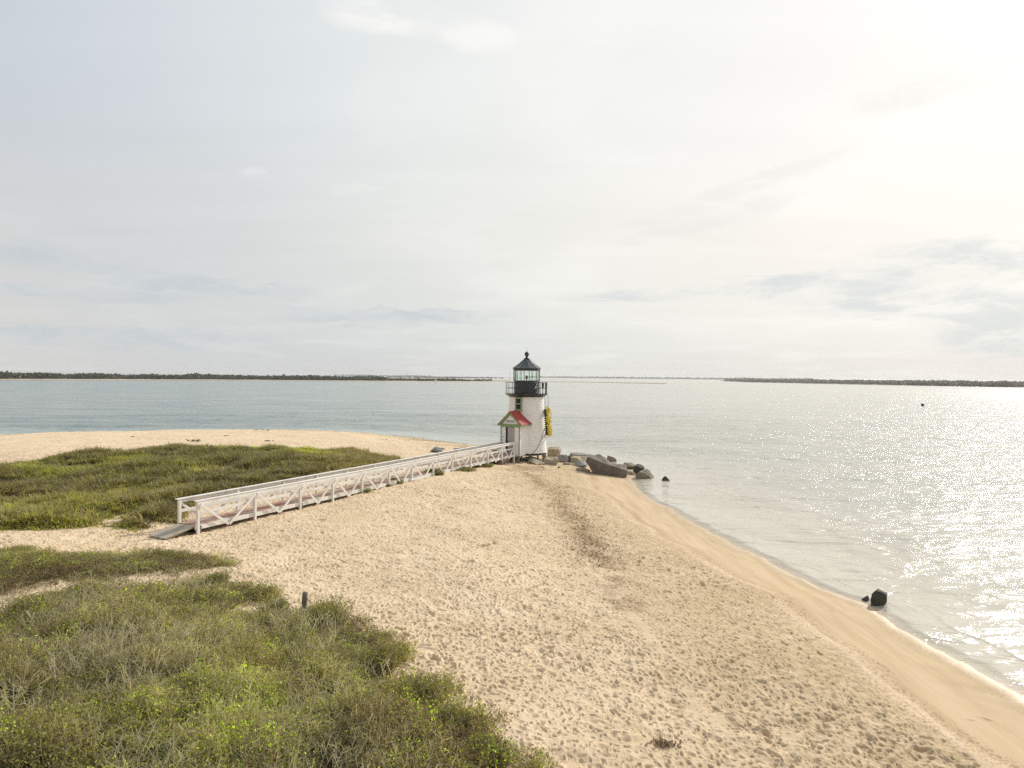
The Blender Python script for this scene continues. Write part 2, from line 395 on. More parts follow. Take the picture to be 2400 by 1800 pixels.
def m_leaf(name, transl=.45):
    m, t, b, out = new_mat(name)
    a = t.attr('tint').outputs['Color']
    o = t.add('ShaderNodeTexCoord').outputs['Object']
    a = t.mix(1., a, t.rng(t.noise(o, 3., 4, .6), .25, .75, .75, 1.25), 'MULTIPLY')
    t.put(b.inputs['Base Color'], a); b.inputs['Roughness'].default_value = .6; b.inputs['Specular IOR Level'].default_value = .25
    tr = t.add('ShaderNodeBsdfTranslucent'); t.put(tr.inputs[0], t.mix(1., a, (1.25, 1.2, .6), 'MULTIPLY'))
    mx = t.add('ShaderNodeMixShader'); mx.inputs[0].default_value = transl
    t.l.new(b.outputs[0], mx.inputs[1]); t.l.new(tr.outputs[0], mx.inputs[2]); t.l.new(mx.outputs[0], out.inputs[0]); return m
LEAF = m_leaf('foliage'); FARLEAF = m_leaf('far_foliage', .15)

def m_sand():
    m, t, b, out = new_mat('beach_sand')
    g = t.add('ShaderNodeNewGeometry').outputs['Position']
    d = t.attr('shore').outputs['Fac']; veg = t.attr('litter').outputs['Fac']; wr = t.attr('wrack').outputs['Fac']; pit = t.attr('pit').outputs['Fac']; path = t.attr('path').outputs['Fac']
    n = t.noise(g, .5, 6, .6); nf = t.noise(g, 14, 8, .7); ng = t.noise(g, 160, 4, .7); nm = t.noise(g, 3.2, 6, .65)
    dry = t.mix(t.rng(n, .35, .65), (.64, .49, .325), (.74, .585, .41))
    dry = t.mix(1., dry, t.rng(nf, .2, .8, .86, 1.12), 'MULTIPLY')
    # damp, coarser belt landward of the berm
    belt = t.m('MULTIPLY', t.rng(d, 3.7, 4.4, 0, 1, 'SMOOTHSTEP'), t.rng(d, 12, 6., 0, 1, 'SMOOTHSTEP'))
    nb = t.rng(t.m('ADD', t.m('MULTIPLY', nm, .5), t.m('MULTIPLY', nf, .5)), .40, .62)
    dry = t.mix(t.m('MULTIPLY', belt, t.rng(nb, 0, 1, .12, .75)), dry, (.40, .29, .155))
    # speckles of weed and shell
    v = t.add('ShaderNodeTexVoronoi'); t.put(v.inputs['Vector'], g); v.inputs['Scale'].default_value = 11; v.inputs['Randomness'].default_value = 1
    sp = t.m('MULTIPLY', t.rng(v.outputs['Distance'], .22, .12), t.rng(nm, .50, .60))
    dry = t.mix(t.m('MULTIPLY', sp, t.m('ADD', t.m('MULTIPLY', belt, .55), .05)), dry, (.16, .10, .055))
    wet = t.mix(t.rng(t.noise(t.mapv(g, (1.2, .12, 1)), 2., 6, .6), .35, .65), (.50, .37, .225), (.60, .46, .30))
    c = t.mix(t.rng(t.m('ADD', d, t.m('MULTIPLY', t.m('SUBTRACT', nm, .5), .8)), 3.2, 3.9, 0, 1, 'SMOOTHSTEP'), wet, dry)
    # wrack line at the berm crest and dark grit at the water's edge
    w1 = t.m('MULTIPLY', t.m('MULTIPLY', t.rng(d, 2.7, 3.3, 0, 1, 'SMOOTHSTEP'), t.rng(d, 4.5, 3.8, 0, 1, 'SMOOTHSTEP')), t.rng(nf, .48, .6))
    w2 = t.m('MULTIPLY', t.m('MULTIPLY', t.rng(d, .12, .25), t.rng(d, .95, .5)), t.rng(nf, .42, .6))
    c = t.mix(t.m('MULTIPLY', w1, .9), c, (.25, .15, .08)); c = t.mix(t.m('MULTIPLY', w2, .75), c, (.27, .19, .11))
    c = t.mix(t.m('MULTIPLY', t.rng(d, .45, .0), .5), c, (.47, .36, .235))
    c = t.mix(t.m('MULTIPLY', wr, t.rng(nf, .42, .58, .15, 1.)), c, (.22, .135, .065))
    c = t.mix(t.m('MULTIPLY', path, .35), c, (.68, .55, .41))
    c = t.mix(t.m('MULTIPLY', pit, .74), c, (.36, .26, .135))       # shade inside the footprints darkened into the sand colour
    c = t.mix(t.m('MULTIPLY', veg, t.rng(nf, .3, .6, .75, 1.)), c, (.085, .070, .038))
    c = t.mix(t.rng(d, -.3, -2.5), c, (.56, .49, .38))
    t.put(b.inputs['Base Color'], c)
    t.put(b.inputs['Roughness'], t.rng(d, .1, .8, .5, .95)); b.inputs['Specular IOR Level'].default_value = .2
    h = t.m('ADD', t.m('MULTIPLY', nf, .7), t.m('MULTIPLY', ng, .3))
    bp = t.add('ShaderNodeBump'); t.put(bp.inputs['Height'], h); t.put(bp.inputs['Strength'], t.rng(d, 3.3, 4.2, .08, .55)); bp.inputs['Distance'].default_value = .05
    t.l.new(bp.outputs[0], b.inputs['Normal']); return m
SAND = m_sand()

def m_water():
    m, t, b, out = new_mat('sea_water')
    g = t.add('ShaderNodeNewGeometry').outputs['Position']
    d = t.attr('shore').outputs['Fac']
    sep = t.add('ShaderNodeSeparateXYZ'); t.l.new(g, sep.inputs[0])
    dist = t.vm('LENGTH', g)
    # turbid shallows towards +x; their pale base also holds the bright sky's reflection
    ang = t.m('ARCTAN2', sep.outputs[0], sep.outputs[1])
    big = t.noise(t.mapv(g, (.25, 1, 1)), .03, 6, .62); mid = t.noise(t.mapv(g, (.3, 1, 1)), .14, 6, .6)
    side = t.rng(t.m('ADD', ang, t.m('MULTIPLY', t.m('SUBTRACT', big, .5), .5)), -.45, .42, 0, 1, 'SMOOTHSTEP')
    deep = t.mix(t.rng(mid, .36, .64), (.105, .17, .172), (.26, .31, .285))
    pale = t.mix(t.rng(mid, .36, .64), (.45, .44, .375), (.56, .53, .45))
    c = t.mix(side, deep, pale)
    near = t.rng(d, -16, -1.5, 0, 1, 'SMOOTHSTEP')
    c = t.mix(t.m('MULTIPLY', near, .75), c, t.mix(side, (.44, .50, .45), (.62, .56, .45)))
    foam_n = t.noise(g, 6, 6, .7)
    fo = t.m('MULTIPLY', t.m('MULTIPLY', t.rng(d, -.34, -.16), t.rng(d, .12, -.02)), t.rng(foam_n, .44, .6, .15, 1))
    c = t.mix(t.m('MULTIPLY', fo, .35), c, (.85, .83, .78))
    t.put(b.inputs['Base Color'], c)
    b.inputs['IOR'].default_value = 1.333; b.inputs['Specular IOR Level'].default_value = .5
    t.put(b.inputs['Roughness'], t.rng(dist, 20, 500, .095, .20))
    w0 = t.noise(t.mapv(g, (.5, 1, 1), (0, 0, R(14))), .42, 5, .6, .6)      # swell patches
    w1 = t.noise(t.mapv(g, (.32, 1, 1), (0, 0, R(10))), 1.9, 5, .62, .8)
    w2 = t.noise(t.mapv(g, (.6, 1, 1), (0, 0, R(-20))), 7.5, 4, .6, .5)
    w3 = t.noise(t.mapv(g, (.7, 1, 1)), .09, 4, .6)
    calm = t.m('MULTIPLY', t.rng(d, -.2, -7, .18, 1.), t.rng(dist, 18, 80, .55, 1.))
    b1 = t.bump(w3, 1., 1.2)
    b2 = t.bump(w0, 1., .31, b1)
    bb = t.add('ShaderNodeBump'); t.put(bb.inputs['Height'], t.m('ADD', t.m('MULTIPLY', w1, 1.), t.m('MULTIPLY', w2, .10)))
    t.put(bb.inputs['Strength'], calm); bb.inputs['Distance'].default_value = .155; t.put(bb.inputs['Normal'], b2)
    t.l.new(bb.outputs[0], b.inputs['Normal'])
    tr = t.add('ShaderNodeBsdfTransparent'); mx = t.add('ShaderNodeMixShader')
    t.put(mx.inputs[0], t.rng(t.m('SUBTRACT', d, t.m('MULTIPLY', fo, .3)), .03, -.7, .15, 1.)); t.l.new(tr.outputs[0], mx.inputs[1]); t.l.new(b.outputs[0], mx.inputs[2])
    t.l.new(mx.outputs[0], out.inputs[0]); return m
WATER = m_water()

# ------------------------------------------------------------------ ground sheet (finer towards the photographer)
def polar(angs, rads):
    A, Rr = np.meshgrid(angs, rads); x = Rr*np.sin(A); y = Rr*np.cos(A)
    n, m = A.shape; i = np.arange(n*m).reshape(n, m)
    f = np.stack([i[:-1, :-1].ravel(), i[:-1, 1:].ravel(), i[1:, 1:].ravel(), i[1:, :-1].ravel()], 1)[:, ::-1]
    return x.ravel(), y.ravel(), f
BERM = [ground(px, py)[:2] for px, py in [(1877, 1450), (2016, 1561), (2143, 1656), (2254, 1751), (2320, 1800), (2420, 1900)]]
TRACK = [ground(px, py)[:2] for px, py in [(1400, 1350), (1465, 1422), (1505, 1468), (1587, 1576), (1641, 1657), (1749, 1779), (1800, 1860)]]
WPATCH = [[ground(*p)[:2] for p in q] for q in (
    [(1296, 1132), (1325, 1140), (1336, 1180), (1310, 1190), (1290, 1165)], [(1340, 1205), (1365, 1210), (1382, 1236), (1352, 1240)],
    [(1346, 1270), (1390, 1262), (1404, 1290), (1418, 1316), (1380, 1302)], [(1185, 1090), (1270, 1095), (1265, 1102), (1200, 1104)])]

def pits(x, y, cell, seed, dens, rot0, size, depth, elong=1.5):
    """jittered footprints: returns height change and pit mask"""
    rg = np.random.default_rng(seed); T = rg.random((64, 64, 6)).astype(np.float32)
    h = np.zeros(x.shape, np.float32); mk = np.zeros(x.shape, np.float32)
    ci = np.floor(x/cell).astype(np.int64); cj = np.floor(y/cell).astype(np.int64)
    for di in (-1, 0, 1):
        for dj in (-1, 0, 1):
            a = ci+di; b = cj+dj; p = T[a % 64, b % 64]
            u = x-(a+.5+(p[:, 0]-.5)*.9)*cell; v = y-(b+.5+(p[:, 1]-.5)*.9)*cell
            th = rot0+(p[:, 2]-.5)*3.2; c, s = np.cos(th), np.sin(th); e1 = (u*c+v*s); e2 = (-u*s+v*c)
            s2 = size*(.55+.8*p[:, 3]); q = np.sqrt((e1/(s2*elong))**2+(e2/s2)**2)
            on = (p[:, 4] < dens)
            dd = depth*(.5+p[:, 5])
            w = np.clip(1-q, 0, 1); w = w*w*(3-2*w)
            rim = np.exp(-((q-1.15)/.28)**2)*.32
            h += np.where(on, (-w+rim)*dd, 0); mk = np.maximum(mk, np.where(on, w*(.4+.6*p[:, 5]), 0))
    return h, mk

fine = np.linspace(R(-50), R(48), 1750); rest = np.linspace(R(48.6), R(309.4), 90)
angs = np.concatenate([fine, rest, [R(310)]])
rads = np.concatenate([[.05, 1.5, 4, 6.5], np.geomspace(8.2, 62, 1050), np.geomspace(63, 130, 160), np.geomspace(135, 400, 30)])
x, y, faces = polar(angs, rads)
z, d = heights(x, y, True)
mm = sdist(x, y, MOUND); ms = sdist(x, y, STRIP); mf = sdist(x, y, FRONT)
hole = np.full(x.shape, -9.)
for h_ in HOLES: hole = np.maximum(hole, sdist(x, y, h_))
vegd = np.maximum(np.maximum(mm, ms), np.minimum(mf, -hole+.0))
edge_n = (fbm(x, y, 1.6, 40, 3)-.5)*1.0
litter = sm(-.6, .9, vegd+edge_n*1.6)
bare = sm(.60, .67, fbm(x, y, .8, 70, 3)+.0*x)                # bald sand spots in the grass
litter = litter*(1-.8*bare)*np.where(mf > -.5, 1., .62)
p_path = np.clip(np.maximum(np.exp(-(seg_dist(x, y, BERM)/.13)**2), np.exp(-(seg_dist(x, y, TRACK)/.16)**2)*.6*sm(.3, .6, vnoise(x, y, .5, 9))), 0, 1)
fp = sm(3.1, 4.9, d)*(1-.9*litter)*(1-p_path)
sel = (fp > .01) & (np.hypot(x, y) < 70) & (y > 0)
hh = np.zeros(x.shape, np.float32); pk = np.zeros(x.shape, np.float32)
xs, ys = x[sel], y[sel]
den = np.clip(.75+1.3*(fbm(xs, ys, .3, 90, 2)-.5), .15, 1.15)
wx = (fbm(xs, ys, 2.5, 401, 2)-.5)*.22; wy = (fbm(xs, ys, 2.5, 405, 2)-.5)*.22; xw, yw = xs+wx, ys+wy
h1, k1 = pits(xw, yw, .22, 3, .95, .5, .052, .042); h2, k2 = pits(xw+.13, yw, .47, 8, .55, .3, .088, .054, 1.8); h3, k3 = pits(xw, yw+.1, .16, 19, .95, .6, .042, .030, 1.8)
h4, k4 = pits(xw+.3, yw, .95, 29, .10, .4, .12, .07, 2.2)
hh[sel] = (h1*den+h2*den+h3+h4)*fp[sel]; pk[sel] = np.clip(np.maximum(np.maximum(k1*.85, np.maximum(k2, k4))*den, k3*.85), 0, 1)*fp[sel]
hh += (fbm(x, y, 3.0, 60, 3)-.5)*.10*fp*sm(.2, .6, fbm(x, y, .4, 66, 2)+.1)
# a few single prints on the smooth wet sand
sw = (d > .9) & (d < 3.5) & (np.hypot(x, y) < 45) & (y > 0)
hw, kw = pits(x[sw], y[sw], 1.5, 33, .22, 1.2, .10, .03, 2.0); hh[sw] += hw; pk[sw] = np.maximum(pk[sw], kw*.8)
wrack = np.zeros(x.shape)
WL = [ground(a_*K, b_*K)[:2] for a_, b_ in [(1120, 1004), (1160, 1040), (1200, 1066), (1222, 1096), (1238, 1130), (1268, 1162), (1300, 1205), (1318, 1250), (1350, 1310)]]
wd_ = seg_dist(x, y, WL); wrack = np.exp(-(wd_/.6)**2)*sm(.40, .56, fbm(x, y, .9, 88, 4))*1.0
for w_ in WPATCH: wrack = np.maximum(wrack, sm(-.6, .5, sdist(x, y, w_)+(fbm(x, y, 1.2, 81, 3)-.5)*2.2)*.75)
back = (y > 58) & (x < -2)
wrack = np.maximum(wrack, np.where(back, sm(.56, .66, fbm(x*.35, y*1.6, .5, 85, 4))*sm(1, 2.5, d)*sm(14, 8, d)*.8, 0))
z = z+hh+p_path*.02
far = sm(120, 160, np.hypot(x, y)); z = z*(1-far)+np.where(d > 0, 1.2, -2.)*far
sand = np_mesh('beach_sand', np.stack([x, y, z], 1), faces, SAND, vattr={'shore': d, 'litter': litter, 'wrack': wrack, 'pit': pk, 'path': p_path}, smooth=True)
tag(sand, kind='structure')
# sea floor, reaching the horizon under the water
a2 = np.linspace(0, 2*math.pi, 97); x, y, faces = polar(a2, np.array([300, 1200, 5000, 20000.]))
o = np_mesh('sea_floor', np.stack([x, y, np.full(x.shape, -2.2)], 1), faces, SAND, vattr={'shore': np.full(x.shape, -40.), 'litter': x*0, 'wrack': x*0, 'pit': x*0, 'path': x*0}); tag(o, kind='structure')

# ------------------------------------------------------------------ water surface
angs = np.concatenate([np.linspace(R(-50), R(48), 1150), np.linspace(R(53), R(307), 60), [R(308)]])
rads = np.concatenate([[.1, 5], np.geomspace(9, 170, 1150), np.geomspace(172, 20000, 70)])
x, y, faces = polar(angs, rads)
_, d = heights(x, y, True)
# swash lines: low wavelets that run in along the open beach
z = np.zeros(x.shape)
ph = d+(fbm(x, y, .12, 50, 3)-.5)*5.0+(fbm(x, y, .6, 52, 2)-.5)*.8
for k_, (c0, wd, am) in enumerate([(-1.5, .10, .035), (-3.0, .16, .05), (-5.2, .26, .06), (-8.2, .4, .06)]):
    u = (ph-c0)/wd; z += .45*am*np.exp(-np.where(u > 0, (u*1.8)**2, (u*.6)**2))*sm(.45, .75, vnoise(x, y, .2, 61+k_))
z *= (x > 2)*sm(-14, -8, d)*(d < 0)
# wind chop: ridged, crests lying across the view
rr_ = np.hypot(x, y); ok = (d < .5) & (rr_ < 172) & (rr_ > 8.5); xo, yo = x[ok], y[ok]
cu_, su_ = math.cos(R(12)), math.sin(R(12)); ua, va = xo*cu_+yo*su_, -xo*su_+yo*cu_
rid = lambda n: 1-np.abs(2*n-1)
wa = rid(fbm(ua*.42, va, .50, 201, 3))*.17+rid(fbm(ua*.5+3, va-.2*ua, 1.3, 211, 2))*.075*sm(120, 60, rr_[ok])+vnoise(ua*.6, va, 3.6, 221)*.016*sm(55, 25, rr_[ok])
gust = .45+1.0*fbm(ua*.3, va, .045, 231, 3)
z[ok] += (wa-.12)*gust*(.12+.88*sm(-.8, -9, d[ok]))*sm(172, 140, rr_[ok])*sm(.2, -.6, d[ok])
water = np_mesh('sea_water', np.stack([x, y, z], 1), faces, WATER, vattr={'shore': d}, smooth=True); tag(water, kind='structure')

# ------------------------------------------------------------------ far shores
def far_land(name, pts, depth, hgt, mat):
    """low strip whose near waterline runs through photo points (px, distance)"""
    v, f = [], []; n = len(pts)
    prof = [(0, -.3), (.04, .35), (.15, 1.), (.5, hgt), (.9, hgt*.6), (1, -.3)]
    for px, dist in pts:
        a = math.atan((px-CX)/F)
        for u, zz in prof:
            r = dist+depth*u; v.append((r*math.tan(a), r, zz))
    k = len(prof)
    for i in range(n-1):
        for j in range(k-1): f.append((i*k+j, (i+1)*k+j, (i+1)*k+j+1, i*k+j+1))
    o = np_mesh(name, np.array(v), np.array(f), mat, smooth=True); return tag(o, kind='structure')
def m_farsand(name, a_, b_):
    m, t, b, out = new_mat(name)
    g = t.add('ShaderNodeNewGeometry').outputs['Position']
    sep = t.add('ShaderNodeSeparateXYZ'); t.l.new(g, sep.inputs[0])
    n = t.noise(t.mapv(g, (.3, 1, 1)), .05, 6, .6)
    t.put(b.inputs['Base Color'], t.mix(t.rng(t.m('ADD', sep.outputs[2], t.m('MULTIPLY', n, 1.2)), .9, 2.0), a_, b_)); b.inputs['Roughness'].default_value = .9; return m
FSAND = m_farsand('far_beach', (.56, .43, .29), (.22, .19, .10)); FSAND2 = m_farsand('far_flats', (.40, .29, .20), (.28, .22, .15)); FHILL = m_farsand('far_moor', (.20, .17, .13), (.10, .09, .075))
coatue = [(-900, 560), (-300, 650), (0, 720), (200, 780), (400, 850), (597, 905), (868, 915), (1050, 950), (1193, 1000), (1280, 1060), (1400, 1040), (1500, 950), (1560, 915)]
cd = lambda px: np.interp(px, [p[0] for p in coatue], [p[1] for p in coatue])
far_land('far_spit', [p for p in coatue if p[0] <= 1193], 150, 1.7, FSAND)
far_land('far_sandbar', [(1180, 995), (1280, 1060), (1400, 1040), (1500, 950), (1562, 912)], 45, .9, FSAND2)
far_land('far_flats', [(900, 2300), (1020, 2400), (1180, 2500)], 500, 1.2, FSAND2)
rightland = [(1690, 1900), (1760, 1500), (1900, 1260), (2000, 1130), (2126, 1020), (2260, 930), (2400, 850), (2700, 720), (3400, 600)]
rd = lambda px: np.interp(px, [p[0] for p in rightland], [p[1] for p in rightland])
far_land('far_harbour_shore', rightland, 400, 2.2, FHILL)
far_land('distant_shore', [(780, 6200), (860, 5600), (960, 5400), (1100, 5600), (1270, 4800), (1500, 4200), (1700, 3800), (1900, 3600)], 900, 3., FHILL)

def blobs(name, centers, radii, cols, mat, flat=.75, nf=26):
    """leafy clumps: many small tilted faces spread over each clump's volume"""
    n = len(centers); c = np.repeat(centers, nf, 0); r = np.repeat(radii, nf)[:, None]
    dv = RNG.normal(size=(n*nf, 3)); dv /= np.linalg.norm(dv, axis=1)[:, None]; dv *= (RNG.random((n*nf, 1))**.4); dv[:, 2] = np.abs(dv[:, 2])*flat*1.2
    p = c+dv*r
    s = r*(.30+.3*RNG.random((n*nf, 1)))
    a = RNG.normal(size=(n*nf, 3)); a /= np.linalg.norm(a, axis=1)[:, None]; b = np.cross(a, RNG.normal(size=(n*nf, 3))); b /= np.linalg.norm(b, axis=1)[:, None]
    v = np.stack([p-a*s, p+b*s*.7, p+a*s, p-b*s*.7], 1).reshape(-1, 3); f = np.arange(n*nf*4).reshape(-1, 4)
    col = np.repeat(cols, nf, 0)*(.7+.6*RNG.random((n*nf, 1)))
    return np_mesh(name, v, f, mat, fcol=col)
def wood(name, x0, x1, dfun, n, r0_, r1_, deep, pal, label, offs=14, dens=None, zb=.8):
    px = RNG.uniform(x0, x1, n); dep = RNG.random(n)**1.1*deep+offs
    keep = np.ones(n, bool) if dens is None else (RNG.random(n) < dens(px)*(.35+1.1*fbm(px*.12, dep*.05, 1., 13, 3)))
    px, dep = px[keep], dep[keep]; dist = dfun(px)+dep; a = np.arctan((px-CX)/F)
    sc = np.clip(fbm(px*.02, dep*.02, 1., 23, 3)*1.0+.35, .5, 1.2)
    r = (r0_+(r1_-r0_)*RNG.random(len(px)))*sc
    c = np.stack([dist*np.tan(a), dist, np.full(len(px), zb)+r*.2], 1)
    pal = np.array(pal); cols = pal[RNG.integers(0, len(pal), len(px))]
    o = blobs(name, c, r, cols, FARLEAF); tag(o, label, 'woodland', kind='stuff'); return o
GP = [(.045, .06, .022), (.06, .075, .022), (.03, .042, .02), (.085, .085, .03)]
wood('spit_woodland', -200, 905, cd, 5200, 2.6, 5.2, 120, GP, 'low dark green woodland along the far sand spit at left', 16,
     lambda p: np.interp(p, [-200, 900, 905], [1, .8, .6]))
wood('spit_scrub', 860, 1150, cd, 1400, 1.4, 3.2, 60, GP[:3], 'thinning dark scrub on the narrow end of the far spit', 18, lambda p: np.interp(p, [860, 1060, 1110, 1150], [1, .6, .15, .1]))
wood('flats_scrub', 905, 1180, lambda p: 2350+0*p, 420, 2.5, 4.8, 200, [(.11, .09, .095)], 'dark line of scrub on the distant low flats', 20, lambda p: np.interp(p, [905, 1100, 1180], [1, .8, .2]))
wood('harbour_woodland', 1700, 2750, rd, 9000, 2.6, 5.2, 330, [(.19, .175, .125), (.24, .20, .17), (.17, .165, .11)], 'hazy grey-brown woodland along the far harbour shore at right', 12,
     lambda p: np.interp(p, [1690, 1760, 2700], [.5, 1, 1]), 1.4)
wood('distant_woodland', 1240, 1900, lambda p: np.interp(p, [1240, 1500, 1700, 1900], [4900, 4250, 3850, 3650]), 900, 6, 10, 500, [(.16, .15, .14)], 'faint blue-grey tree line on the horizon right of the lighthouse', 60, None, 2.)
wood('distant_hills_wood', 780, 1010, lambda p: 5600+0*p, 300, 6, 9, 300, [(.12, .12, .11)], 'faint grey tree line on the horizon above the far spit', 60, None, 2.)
# ------------------------------------------------------------------ vegetation
def blades(n_at, base, h, lean, w, cols, name, mat, parent=None, curve=.35):
    """grass blades: bent tapered strips, 2 quads -> here as 1 quad + tip triangle folded into quads"""
    n = len(base)
    th = RNG.random(n)*2*math.pi; dx = np.cos(th); dy = np.sin(th)
    ln = lean*(.3+RNG.random(n)); side = np.stack([-dy, dx, np.zeros(n)], 1)*(w/2)[:, None]
    mid = base+np.stack([dx*ln*.35*h, dy*ln*.35*h, h*.58], 1)
    tip = base+np.stack([dx*ln*h, dy*ln*h, h*(1-.25*ln)], 1)
    v = np.stack([base-side, base+side, mid+side*.8, mid-side*.8, tip+side*.12, tip-side*.12], 1).reshape(-1, 3)
    i = np.arange(n)[:, None]*6
    f = np.concatenate([i+np.array([[0, 1, 2, 3]]), i+np.array([[3, 2, 4, 5]])], 0)
    return v, f, np.concatenate([cols, cols*1.12], 0)

def lerp_cols(pal, t):
    pal = np.array(pal); t = np.clip(t, 0, .999)*(len(pal)-1); i = t.astype(int); f = (t-i)[:, None]
    return pal[i]*(1-f)+pal[i+1]*f

def scatter_area(poly, n, margin=0., jag=1.0, seed=0, extra=None):
    P_ = np.array(poly); lo, hi = P_.min(0)-1, P_.max(0)+1
    lo[1] = max(lo[1], 6.5)
    x = RNG.uniform(lo[0], hi[0], n); y = RNG.uniform(lo[1], hi[1], n)
    vis = (np.abs(x) < (y+2)*.80+2)
    x, y = x[vis], y[vis]
    e = sdist(x, y, poly)+(fbm(x, y, 1.1, 40+seed, 3)-.5)*jag
    k = (e > margin-.9) & (RNG.random(len(x)) < .06+.94*sm(margin-.7, margin+.7, e+(fbm(x, y, 2.5, 77, 2)-.5)*1.2))
    if extra is not None:
        for h_ in extra: k &= sdist(x, y, h_) < -.15
    return x[k], y[k], e[k]

def put(o, label, cat='vegetation', kind='stuff'): return tag(o, label, cat, kind=kind)

# --- the grassy dune beyond the boardwalk
def dune_grass():
    x, y, e = scatter_area(MOUND, 620000, .3, 1.4, 1)
    bald = sm(.60, .66, fbm(x, y, .8, 70, 3)); k = RNG.random(len(x)) > bald*.93
    x, y, e = x[k], y[k], e[k]
    t = fbm(x, y, .18, 95, 3)+.10*(RNG.random(len(x))-.5)
    ridge = sm(44, 58, y)*.75; low = sm(38.5, 34.5, y-.0*x)
    right_tail = sm(-15.5, -11, x)*sm(44, 50, y)
    sh = sm(.52, .68, fbm(x, y, .5, 333, 3)); bright = np.clip(.12+ridge*.75+low*.35+(t-.5)*2.0-sh*.35, 0, 1)
    cols = lerp_cols([(.21, .195, .10), (.32, .32, .12), (.40, .42, .10), (.50, .55, .11)], bright)
    cols = cols*(1-.0)+0
    dead = (RNG.random(len(x)) < np.clip(.22+low*.3+right_tail*.7, 0, .9))[:, None]
    cols = np.where(dead, np.array([(.36, .30, .16)])*(.7+.5*RNG.random((len(x), 1))), cols)
    cols *= (.65+.7*RNG.random((len(x), 1)))
    z, _ = heights(x, y, True)
    hgt = (.16+.36*RNG.random(len(x)))*sm(-.2, 1.3, e)*(.45+1.1*fbm(x, y, .9, 31, 3)+.5*sh)+.08
    v, f, c = blades(None, np.stack([x, y, z-.03], 1), hgt, .9, .035+.03*RNG.random(len(x)), cols, '', None)
    put(np_mesh('dune_grass', v, f, LEAF, fcol=c), 'green dune grass and low shrubs on the mound behind the white boardwalk', 'dune grass')
dune_grass()
def tail_grass():
    poly = area([(690, 975), (760, 968), (800, 982), (858, 990), (850, 998), (790, 996), (740, 1008), (700, 1000)]); x, y, e = scatter_area(poly, 90000, -.3, 1.5, 5)
    k = RNG.random(len(x)) < .55; x, y, e = x[k], y[k], e[k]; z, _ = heights(x, y, True); n = len(x)
    cols = lerp_cols([(.36, .29, .15), (.24, .23, .09)], RNG.random(n))*(.7+.6*RNG.random((n, 1)))
    v, f, c = blades(None, np.stack([x, y, z-.03], 1), .2+.35*RNG.random(n), .9, .03+.02*RNG.random(n), cols, '', None)
    put(np_mesh('straw_grass', v, f, LEAF, fcol=c), 'sparse straw coloured grass at the right tail of the grassy mound', 'dune grass')
tail_grass()

def twigs_and_leaves(cx, cy, rad, hgt, cols_l, twigc, n_tw, n_lf, spread=.75):
    """many clumps at once: arrays of clump centres; returns vertices, faces, colours"""
    n = len(cx); V, Fc, C = [], [], []; off = 0
    gz, _ = heights(cx, cy, True)
    # main twigs
    ci = np.repeat(np.arange(n), n_tw); m = len(ci)
    th = RNG.random(m)*2*math.pi; u = np.sqrt(RNG.random(m))
    bx = cx[ci]+np.cos(th)*u*rad[ci]*.45; by = cy[ci]+np.sin(th)*u*rad[ci]*.45
    hh_ = hgt[ci]*(.65+.5*RNG.random(m))*(1-.35*u)
    tx = cx[ci]+np.cos(th)*u*rad[ci]*1.1+RNG.normal(size=m)*.08; ty = cy[ci]+np.sin(th)*u*rad[ci]*1.1+RNG.normal(size=m)*.08
    b = np.stack([bx, by, gz[ci]-.02], 1); t_ = np.stack([tx, ty, gz[ci]+hh_], 1)
    midp = (b*.45+t_*.55)+RNG.normal(size=(m, 3))*.04; midp[:, 2] += .03
    def strips(p, q, w0, w1, col):
        nonlocal off
        d = q-p; s = np.cross(d, RNG.normal(size=d.shape)); s /= (np.linalg.norm(s, axis=1)[:, None]+1e-9)
        v = np.stack([p-s*w0, p+s*w0, q+s*w1, q-s*w1], 1).reshape(-1, 3); k = len(p)
        V.append(v); Fc.append(np.arange(k*4).reshape(-1, 4)+off); C.append(col); off += k*4
    tc = twigc[ci]*(.6+.8*RNG.random((m, 1)))
    strips(b, midp, .0075, .006, tc); strips(midp, t_, .006, .003, tc*1.15)
    # side twigs
    for fr in (.35, .6, .8):
        p = midp*(1-fr)+t_*fr if fr > .5 else b*(1-fr*1.4)+midp*fr*1.4
        q = p+RNG.normal(size=(m, 3))*np.array([.085, .085, .04])+np.array([0, 0, .08])
        strips(p, q, .0045, .002, tc*1.15)
    # leaves: clustered round twig ends
    li = RNG.integers(0, m, n*n_lf); k = len(li)
    fr = .35+.75*RNG.random((k, 1))
    p = midp[li]*(1-fr)+t_[li]*fr+RNG.normal(size=(k, 3))*np.array([.055, .055, .045])
    sz = (.012+.016*RNG.random((k, 1)))
    a = RNG.normal(size=(k, 3)); a[:, 2] = np.abs(a[:, 2])*.8+.2; a /= np.linalg.norm(a, axis=1)[:, None]
    s = np.cross(a, RNG.normal(size=(k, 3))); s /= np.linalg.norm(s, axis=1)[:, None]
    V.append(np.stack([p, p+(a+s*.75)*sz, p+a*sz*2.1, p+(a-s*.75)*sz], 1).reshape(-1, 3)); Fc.append(np.arange(k*4).reshape(-1, 4)+off); off += k*4
    C.append(cols_l[ci[li]]*(.55+.9*RNG.random((k, 1))))
    return np.concatenate(V), np.concatenate(Fc), np.concatenate(C)

